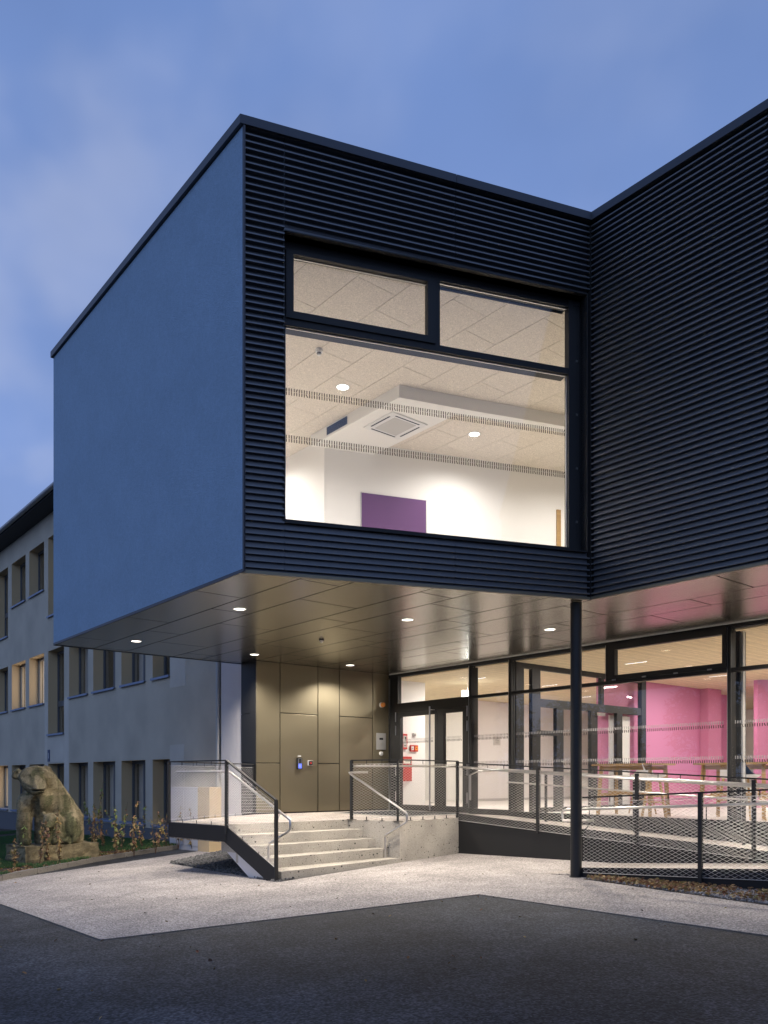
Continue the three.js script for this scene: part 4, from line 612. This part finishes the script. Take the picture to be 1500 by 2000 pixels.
// ------------------------------------------------------------------ stone bear with cub
{
  const Bt = thing('bear_statue', 'weathered sandstone statue of a bear with its cub on a rough plinth', 'statue', [5.66, ground(5.66, -18.33) + 0.09, -18.33], undefined, -0.303);
  const prims = [];                                          // tapered capsules and ellipsoids: [group, ...]
  const cap = (g, a, b, ra, rb) => prims.push({ g, a, b, ra, rb }), ell = (g, c, r) => prims.push({ g, c, r });
  // mother: trunk sloping from shoulders to rump
  cap(0, [0.02, 1.32, -0.05], [0.36, 0.62, -0.22], 0.31, 0.40); cap(0, [0.36, 0.62, -0.22], [0.34, 0.34, -0.12], 0.40, 0.42); ell(0, [-0.16, 1.05, 0.02], [0.36, 0.42, 0.34]);
  ell(0, [0.5, 0.36, 0.06], [0.25, 0.40, 0.34]); cap(0, [0.56, 0.12, 0.18], [0.36, 0.06, 0.42], 0.12, 0.085); cap(0, [0.62, 0.3, -0.2], [0.66, 0.02, -0.15], 0.16, 0.13);
  cap(0, [-0.02, 1.40, 0.0], [-0.24, 1.50, 0.16], 0.29, 0.28);                                             // neck
  ell(0, [-0.31, 1.50, 0.24], [0.30, 0.26, 0.28]); cap(0, [-0.28, 1.43, 0.36], [-0.17, 1.30, 0.52], 0.21, 0.155); cap(0, [-0.36, 1.36, 0.3], [-0.26, 1.22, 0.46], 0.19, 0.12);
  cap(0, [-0.46, 0.98, 0.12], [-0.50, 0.42, 0.20], 0.20, 0.165); cap(0, [-0.50, 0.42, 0.20], [-0.50, 0.02, 0.25], 0.165, 0.15); cap(0, [-0.50, 0.04, 0.25], [-0.46, 0.05, 0.40], 0.12, 0.09);
  cap(0, [-0.08, 0.95, 0.05], [-0.14, 0.1, -0.02], 0.22, 0.17);
  ell(0, [-0.655, 1.59, 0.2], [0.125, 0.14, 0.09]); ell(0, [-0.02, 1.72, 0.12], [0.10, 0.11, 0.07]);
  // cub
  cap(1, [0.12, 0.52, 0.24], [0.22, 0.22, 0.16], 0.20, 0.23); ell(1, [0.05, 0.56, 0.42], [0.165, 0.165, 0.165]); cap(1, [0.03, 0.5, 0.5], [-0.01, 0.41, 0.60], 0.115, 0.075); ell(1, [0.18, 0.67, 0.38], [0.06, 0.055, 0.045]); ell(1, [-0.09, 0.70, 0.36], [0.055, 0.055, 0.045]);
  cap(1, [0.02, 0.40, 0.36], [-0.02, 0.02, 0.42], 0.10, 0.075); cap(1, [0.17, 0.4, 0.36], [0.15, 0.02, 0.42], 0.105, 0.08); cap(1, [0.27, 0.2, 0.3], [0.2, 0.03, 0.44], 0.11, 0.07);
  const planes = [];                                         // flats left by the chisel
  for (let i = 0; i < 44; i++) { const v = V(rr(-1, 1), rr(-0.4, 1), rr(-0.6, 1)).normalize(), n = [v.x, v.y, v.z]; let h = -9; for (const q of prims) { if (q.c) h = Math.max(h, n[0] * q.c[0] + n[1] * q.c[1] + n[2] * q.c[2] + Math.hypot(n[0] * q.r[0], n[1] * q.r[1], n[2] * q.r[2])); else h = Math.max(h, n[0] * q.a[0] + n[1] * q.a[1] + n[2] * q.a[2] + q.ra, n[0] * q.b[0] + n[1] * q.b[1] + n[2] * q.b[2] + q.rb); } planes.push([n, h - rr(0.02, 0.055)]); }
  const sdf = (p) => {
    let D = [9, 9];
    for (const q of prims) {
      let d;
      if (q.c) { const e = [(p[0] - q.c[0]) / q.r[0], (p[1] - q.c[1]) / q.r[1], (p[2] - q.c[2]) / q.r[2]], k = Math.hypot(...e); d = (k - 1) * Math.min(...q.r); }
      else { const ba = q.b.map((v, i) => v - q.a[i]), pa = p.map((v, i) => v - q.a[i]), h = Math.min(1, Math.max(0, (pa[0] * ba[0] + pa[1] * ba[1] + pa[2] * ba[2]) / (ba[0] ** 2 + ba[1] ** 2 + ba[2] ** 2))); d = Math.hypot(pa[0] - ba[0] * h, pa[1] - ba[1] * h, pa[2] - ba[2] * h) - (q.ra + (q.rb - q.ra) * h); }
      const k = q.g ? 0.03 : 0.05, m = D[q.g], t = Math.max(k - Math.abs(m - d), 0) / k; D[q.g] = Math.min(m, d) - t * t * k * 0.25;
    }
    let d = Math.min(D[0], D[1] - 0.0); { const k = 0.015, t = Math.max(k - Math.abs(D[0] - D[1]), 0) / k; d -= t * t * k * 0.25; }
    const sub = (c, r) => { d = Math.max(d, -(Math.hypot((p[0] - c[0]) / r[0], (p[1] - c[1]) / r[1], (p[2] - c[2]) / r[2]) - 1) * Math.min(...r)); };
    sub([-0.68, 1.58, 0.31], [0.08, 0.09, 0.06]); sub([0.165, 0.665, 0.43], [0.035, 0.03, 0.025]);       // ear hollows
    sub([-0.04, 1.225, 0.60], [0.11, 0.008, 0.12]); sub([-0.27, 0.62, 0.42], [0.115, 0.5, 0.26]); sub([0.47, 0.12, 0.48], [0.055, 0.11, 0.14]); sub([-0.01, 0.385, 0.67], [0.07, 0.009, 0.06]);
    for (const [n, h] of planes) d = Math.max(d, n[0] * p[0] + n[1] * p[1] + n[2] * p[2] - h);
    d += 0.017 * (f3(p[0] * 13 + 20, p[1] * 9 + 20, p[2] * 13 + 20, 4) - 0.5) + 0.014 * Math.abs(n3(p[0] * 6 + 30, p[1] * 3 + 30, p[2] * 6 + 30) - 0.5) + 0.03 * Math.abs(n3(p[0] * 3.2 + 9, p[1] * 3.2 + 2, p[2] * 3.2 + 5) - 0.5);
    return Math.max(d, -p[1] - 0.02);
  };
  const N = 104, half = 0.95, ctr = [0.03, 0.9, 0.08], mc = new MarchingCubes(N, M.stone, false, false, 260000);
  for (let k = 0; k < N; k++) for (let j = 0; j < N; j++) for (let i = 0; i < N; i++) mc.field[i + j * N + k * N * N] = -sdf([ctr[0] + (i - N / 2) / (N / 2) * half, ctr[1] + (j - N / 2) / (N / 2) * half, ctr[2] + (k - N / 2) / (N / 2) * half]);
  mc.isolation = 0; mc.update();
  const cnt = mc.count, pos = mc.positionArray.slice(0, cnt * 3), col = new Float32Array(cnt * 3);
  for (let i = 0; i < cnt; i++) {
    const x = pos[i * 3] = pos[i * 3] * half + ctr[0], y = pos[i * 3 + 1] = pos[i * 3 + 1] * half + ctr[1], z = pos[i * 3 + 2] = pos[i * 3 + 2] * half + ctr[2];
    const streak = f3(x * 7 + 3, y * 0.9, z * 7 + 5, 4), blot = f3(x * 4 + 8, y * 4 + 3, z * 4 + 1, 4), speck = n3(x * 42, y * 30, z * 42), m = Math.max(0, Math.min(1, (streak - 0.47) * 6)), b = Math.max(0, Math.min(1, (blot - 0.52) * 7)), sp = speck > 0.72 ? 0.6 : 1;
    const c = [1.0, 1.0, 1.0].map((v, k) => v * (1 - m * [0.62, 0.55, 0.64][k]) * (1 - b * [0.34, 0.35, 0.42][k]) * sp); col.set(c, i * 3);
  }
  const g = new THREE.BufferGeometry(); g.setAttribute('position', new THREE.BufferAttribute(pos, 3)); g.setAttribute('color', new THREE.BufferAttribute(col, 3)); g.computeVertexNormals();
  const nrm = mc.normalArray.slice(0, cnt * 3); g.setAttribute('normal', new THREE.BufferAttribute(nrm, 3)); g.setAttribute('uv', new THREE.BufferAttribute(new Float32Array(cnt * 2), 2));
  const body = mesh('bear_figure', g, M.stone, Bt); body.position.y = 0.36; body.scale.setScalar(0.96);
  // plinth: rough block
  const pg = new THREE.BoxGeometry(1.62, 0.46, 1.0, 40, 14, 26), pp = pg.attributes.position, pc = new Float32Array(pp.count * 3), turn = 0.42;
  for (let i = 0; i < pp.count; i++) { let x = pp.getX(i), y = pp.getY(i), z = pp.getZ(i); const r = 0.05 * (f3(x * 5 + 3, y * 5 + 9, z * 5 + 2, 4) - 0.5) * 2; if (y < 0.22) { x += Math.sign(x) * (Math.abs(x) > 0.8 ? r : 0); z += Math.sign(z) * (Math.abs(z) > 0.49 ? r : 0); } else y += r * 0.3; pp.setXYZ(i, x, y, z); const s = f3(x * 6 + 1, y * 6, z * 6, 4), q = s > 0.5 ? 0.62 : 0.9; pc.set([q, q * 0.98, q * 0.92], i * 3); }
  pg.setAttribute('color', new THREE.BufferAttribute(pc, 3)); pg.computeVertexNormals(); pg.rotateY(turn); pg.translate(0.1, 0.135, 0.0);
  mesh('plinth', pg, M.stone, Bt);
}
// ------------------------------------------------------------------ planting
const leafShape = (L, W, c) => {                              // a folded leaf: eight triangles
  const P = [], C = [], pt = (t, s) => [s * W * Math.sin(Math.PI * Math.min(1, t * 1.05)) ** 0.8, -L * t + 0.0, -0.25 * L * t * t + Math.abs(s) * W * 0.35];
  for (let i = 0; i < 4; i++) for (const s of [-1, 1]) { const a = pt(i / 4, 0), b = pt(i / 4, s), c1 = pt((i + 1) / 4, 0), d = pt((i + 1) / 4, s); P.push(...a, ...(s > 0 ? [...c1, ...d] : [...d, ...c1]), ...a, ...(s > 0 ? [...d, ...b] : [...b, ...d])); }
  for (let i = 0; i < P.length / 3; i++) C.push(...c);
  const g = new THREE.BufferGeometry(); g.setAttribute('position', new THREE.Float32BufferAttribute(P, 3)); g.setAttribute('color', new THREE.Float32BufferAttribute(C, 3)); g.computeVertexNormals(); g.setAttribute('uv', new THREE.BufferAttribute(new Float32Array(P.length / 3 * 2), 2)); return g;
};
{
  const where = [
    [4.72, -17.35, 0.62, 'low brown leaved shrub at the left edge before the bear'], [5.0, -17.95, 1.0, 'yellow green young shrub left of the bear plinth', 1], [5.2, -17.42, 0.9, 'thin young shrub before the left end of the plinth'], [5.45, -17.72, 0.95, 'brown leaved shrub before the bear foreleg'], [5.52, -17.12, 1.15, 'tall thin shrub before the plinth corner'],
    [7.5, -20.6, 1.75, 'tall green tipped shrub behind the bear back', 1], [7.1, -19.6, 1.05, 'pinkish brown shrub just right of the plinth'], [7.75, -20.7, 1.0, 'sparse shrub between the bear and the first bare bed'], [7.1, -18.25, 1.15, 'tall yellowish shrub right of the plinth near the kerb', 1], [7.74, -19.42, 1.2, 'leafy brown shrub in the middle of the bed', 1], [7.45, -17.98, 1.25, 'upright brown shrub nearest the kerb in mid bed'], [8.3, -19.5, 1.1, 'shrub with a single tall leader in mid bed', 1], [8.1, -18.28, 1.0, 'brown shrub left of the landing side plate'], [8.85, -19.3, 0.85, 'low shrub before the wall cabinet'], [9.05, -19.05, 1.05, 'brown shrub seen through the railing netting, left one'], [9.2, -18.6, 1.0, 'brown shrub seen through the railing netting, right one'], [4.3, -17.1, 0.5, 'lowest shrub at the left edge by the kerb']];
  for (const [x, z, h, label, green] of where) {
    const t = thing('young_shrub', label, 'shrub', [x, ground(x, z) + 0.08, z], 'young shrubs in the bed by the kerb'); delete t.userData.group;
    const stems = [], leaves = [], n = 2 + Math.floor(rnd() * 3);
    for (let s = 0; s < n; s++) {
      const hh = h * (s ? rr(0.4, 0.9) : 1), az = rnd() * 6.28, lean = s ? rr(0.12, 0.42) : rr(0.03, 0.14); const top = [Math.cos(az) * lean * hh, hh, Math.sin(az) * lean * hh], mid = [top[0] * 0.35 + rr(-0.02, 0.02), hh * 0.5, top[2] * 0.35];
      stems.push(rod([0, -0.05, 0], mid, 0.0065, 6, 0.0045), rod(mid, top, 0.0045, 6, 0.002));
      const m = Math.round(hh * rr(24, 40));
      for (let i = 0; i < m; i++) {
        const q = 0.22 + 0.78 * (i / m), a = q < 0.5 ? [0, 0, 0].map((v, k) => mid[k] * q * 2) : mid.map((v, k) => v + (top[k] - v) * (q - 0.5) * 2);
        if (rnd() < 0.15 || n3(i * 0.35 + s * 7 + x * 9, 3, z) < 0.3) continue;
        const gk = green && q > 0.55 && rnd() < 0.75, c = gk ? [rr(0.16, 0.26), rr(0.22, 0.30), rr(0.05, 0.08)] : rnd() < 0.3 ? [rr(0.30, 0.42), rr(0.22, 0.30), rr(0.07, 0.11)] : [rr(0.22, 0.34), rr(0.145, 0.215), rr(0.06, 0.095)];
        leaves.push(leafShape(rr(0.05, 0.12), rr(0.016, 0.036), c).rotateX(rr(-0.3, 1.3)).rotateY(i * 2.4 + rr(-0.5, 0.5)).translate(...a.map((v, k) => v + (k != 1 ? rr(-0.03, 0.03) : 0))));
      }
    }
    mesh('stem', stems, M.stem, t); mesh('foliage', leaves, M.leaf, t);
  }
}
{ // dark trees across the road, behind the camera's left: what the entrance glass mirrors
  const P = [], C = [], q = V(), n = 1700;
  for (let i = 0; i < n; i++) {
    const k = i % 14, cx = Math.cos(k * 2.4) * (0.6 + 1.5 * hash(k, 1, 3)), cz = Math.sin(k * 2.4) * (0.6 + 1.5 * hash(k, 2, 3)), cy = 3.2 + 4.8 * hash(k, 3, 3), R = 1.1 + 0.7 * hash(k, 4, 3);
    q.set(rr(-1, 1), rr(-1, 1), rr(-1, 1)).normalize().multiplyScalar(R * (0.65 + 0.4 * rnd())); const o = [cx + q.x, cy + q.y * 0.85, cz + q.z], a = V(rr(-1, 1), rr(-1, 1), rr(-1, 1)).normalize(), b = V(rr(-1, 1), rr(-1, 1), rr(-1, 1)).cross(a).normalize(), s = rr(0.18, 0.4);
    P.push(o[0] - a.x * s, o[1] - a.y * s, o[2] - a.z * s, o[0] + b.x * s * 0.6, o[1] + b.y * s * 0.6, o[2] + b.z * s * 0.6, o[0] + a.x * s, o[1] + a.y * s, o[2] + a.z * s);
  }
  const g = new THREE.BufferGeometry(); g.setAttribute('position', new THREE.Float32BufferAttribute(P, 3)); g.computeVertexNormals(); g.setAttribute('uv', new THREE.BufferAttribute(new Float32Array(P.length / 3 * 2), 2));
  const lf = std([0.045, 0.06, 0.025], { roughness: 0.9, side: THREE.DoubleSide });
  const t = thing('roadside_tree', 'dark leafy tree across the road, out of view behind the camera', 'tree', [-34, 0, 10], 'trees across the road out of view');
  mesh('trunk', [rod([0, -2, 0], [0.1, 4.2, 0], 0.2, 10, 0.12), ...[0, 1, 2, 3].map(k => rod([0.1, 3 + k * 0.4, 0], [Math.cos(k * 1.7) * 1.6, 5.4 + k * 0.4, Math.sin(k * 1.7) * 1.6], 0.08, 7, 0.03))], M.stem, t); mesh('crown', g, lf, t);
  for (let i = 1; i < 16; i++) { const c = t.clone(); c.name = numbered('roadside_tree'); c.position.set(-34 + rr(-5, 5), 0, 16 - i * 4.6 + rr(-1, 1)); c.rotation.y = rr(0, 6); c.scale.setScalar(rr(0.8, 1.15)); scene.add(c); }
}
function scatter(name, label, cat, geo, mat, n, place) {        // what nobody could count
  const m = new THREE.InstancedMesh(geo, mat, n), o = new THREE.Object3D(), c = new THREE.Color();
  for (let i = 0; i < n; i++) { const k = place(o, c, i); o.updateMatrix(); m.setMatrixAt(i, o.matrix); m.setColorAt(i, c); }
  m.name = numbered(name); m.castShadow = m.receiveShadow = true; scene.add(m); return tag(m, label, cat, null, 'stuff');
}
const inside = (p, poly) => { let r = false; for (let i = 0, j = poly.length - 1; i < poly.length; j = i++) { const a = poly[i], b = poly[j]; if ((a[1] > p[1]) != (b[1] > p[1]) && p[0] < (b[0] - a[0]) * (p[1] - a[1]) / (b[1] - a[1]) + a[0]) r = !r; } return r; };
const within = (poly, x0, x1, z0, z1) => { for (;;) { const p = [rr(x0, x1), rr(z0, z1)]; if (inside(p, poly)) return p; } };
{
  const P = [], blade = (a, l, w, bend) => { const c = Math.cos(a), s = Math.sin(a), q = (r, y, k) => [c * r - s * k, y, s * r + c * k]; const b0 = q(0.004, 0, -w), b1 = q(0.004, 0, w), m0 = q(bend * 0.35, l * 0.6, -w * 0.7), m1 = q(bend * 0.35, l * 0.6, w * 0.7), t = q(bend, l, 0); P.push(...b0, ...b1, ...m1, ...b0, ...m1, ...m0, ...m0, ...m1, ...t); };
  for (let i = 0; i < 9; i++) blade(i * 2.4, 0.05 + 0.03 * ((i * 37 % 10) / 10), 0.0028, 0.02 + 0.02 * ((i * 53 % 10) / 10));
  const g = new THREE.BufferGeometry(); g.setAttribute('position', new THREE.Float32BufferAttribute(P, 3)); g.computeVertexNormals();
  const gm = new THREE.MeshPhysicalMaterial({ roughness: 0.8, side: THREE.DoubleSide, transmission: 0.25, thickness: 0 }); gm.color.setRGB(1, 1, 1);
  const near = [[-1, -12.4], ...KERB.slice(1), [9.55, -19.6], [9.55, -34], [-1, -34]].map(p => [...p]);
  scatter('grass', 'short dark green grass of the lawn strip', 'grass', g, gm, 60000, (o, c) => {
    let p; do { p = within(near, 1.5, 9.55, -34, -15.4); } while (f3(p[0] * 0.9 + 5, 1, p[1] * 0.9, 3) < 0.40 + (Math.hypot(p[0] - 6.9, p[1] + 18.6) < 0.9 ? 0.3 : 0));
    o.position.set(p[0], ground(...p) + 0.085, p[1]); o.rotation.set(0, rnd() * 6.28, 0); o.scale.setScalar(rr(0.7, 1.25)); c.setRGB(rr(0.035, 0.06), rr(0.10, 0.15), rr(0.02, 0.035));
  });
  const stone = new THREE.IcosahedronGeometry(1, 1), sp = stone.attributes.position; for (let i = 0; i < sp.count; i++) { const k = 0.8 + 0.4 * n3(sp.getX(i) * 1.7 + 4, sp.getY(i) * 1.7 + 4, sp.getZ(i) * 1.7 + 4); sp.setXYZ(i, sp.getX(i) * k, sp.getY(i) * k * 0.7, sp.getZ(i) * k); } stone.computeVertexNormals();
  const sm2 = std([1, 1, 1], { roughness: 0.9 });
  scatter('gravel', 'dark and grey pebbles under the stairs and landing', 'gravel', stone, sm2, 9000, (o, c) => { const p = within([[6.9, -10.98], [7.4, -15.98], [9.5, -17.6], [9.5, -13], [7.9, -11.4]], 6.9, 9.5, -17.6, -10.9); o.position.set(p[0], ground(...p) + rr(0.0, 0.03), p[1]); o.rotation.set(rnd() * 6, rnd() * 6, rnd() * 6); o.scale.setScalar(rr(0.012, 0.028)); const v = rr(0.06, 0.2); c.setRGB(v, v * 0.97, v * 0.93); });
  const strip = [[9.86, -7.3], [9.1, -4.24], [8.9, -2.4], [10.0, -2.4], [10.0, -7.2]];
  scatter('pebbles', 'grey pebbles in the narrow bed along the ramp side', 'gravel', stone, sm2, 7000, (o, c) => { const p = within(strip, 8.9, 10, -7.3, -2.4); o.position.set(p[0], ground(...p) + rr(0.005, 0.03), p[1]); o.rotation.set(rnd() * 6, rnd() * 6, rnd() * 6); o.scale.setScalar(rr(0.009, 0.022)); const v = rr(0.12, 0.38); c.setRGB(v, v * 0.95, v * 0.92); });
  const lf = leafShape(0.075, 0.026, [1, 1, 1]); lf.rotateX(-1.2); lf.deleteAttribute('color'); const lm = new THREE.MeshPhysicalMaterial({ roughness: 0.85, side: THREE.DoubleSide, transmission: 0.2, thickness: 0 });
  const brown = c => { const k = rnd(); k < 0.5 ? c.setRGB(rr(0.14, 0.24), rr(0.075, 0.12), rr(0.03, 0.05)) : k < 0.85 ? c.setRGB(rr(0.26, 0.38), rr(0.17, 0.24), rr(0.07, 0.1)) : c.setRGB(0.36, 0.27, 0.12); };
  scatter('fallen_leaves', 'drift of dry brown fallen leaves at the foot of the ramp railing', 'leaves', lf, lm, 2600, (o, c) => { let p; do { p = within(strip, 8.9, 10, -7.3, -2.4); } while (rnd() > (p[1] < -5.4 ? 1 : 0.28)); o.position.set(p[0], ground(...p) + rr(0.02, 0.07), p[1]); o.rotation.set(rr(-0.9, 0.9), rnd() * 6.28, rr(-0.9, 0.9)); o.scale.setScalar(rr(0.5, 1.0)); brown(c); });
  scatter('fallen_leaves', 'dry fallen leaves scattered in the bed beside the kerb', 'leaves', lf, lm, 1500, (o, c) => { const k = rnd(), a = KERB[1 + Math.floor(k * 3)], b = KERB[2 + Math.floor(k * 3)], t = rnd(), e = Math.abs(rr(-1, 1) * rr(0, 1)) * 1.4 + 0.08; let x = a[0] + (b[0] - a[0]) * t - e * 0.0 , z = a[1] + (b[1] - a[1]) * t - e; o.position.set(Math.min(x, 9.5), ground(x, z) + rr(0.095, 0.13), z); o.rotation.set(rr(-0.8, 0.8), rnd() * 6.28, rr(-0.8, 0.8)); o.scale.setScalar(rr(0.5, 1)); brown(c); });
  scatter('stray_leaves', 'single dry leaves and bits lying on the paving and road', 'leaves', lf, lm, 110, (o, c) => { const x = rr(2, 10), z = rr(-15.5, -4.2); o.position.set(x, ground(x, z) + 0.016, z); o.rotation.set(rr(-0.3, 0.3), rnd() * 6.28, rr(-0.3, 0.3)); o.scale.setScalar(rr(0.3, 0.75)); brown(c); if (rnd() < 0.5) c.multiplyScalar(0.35); });
}
renderer.render(scene, camera);
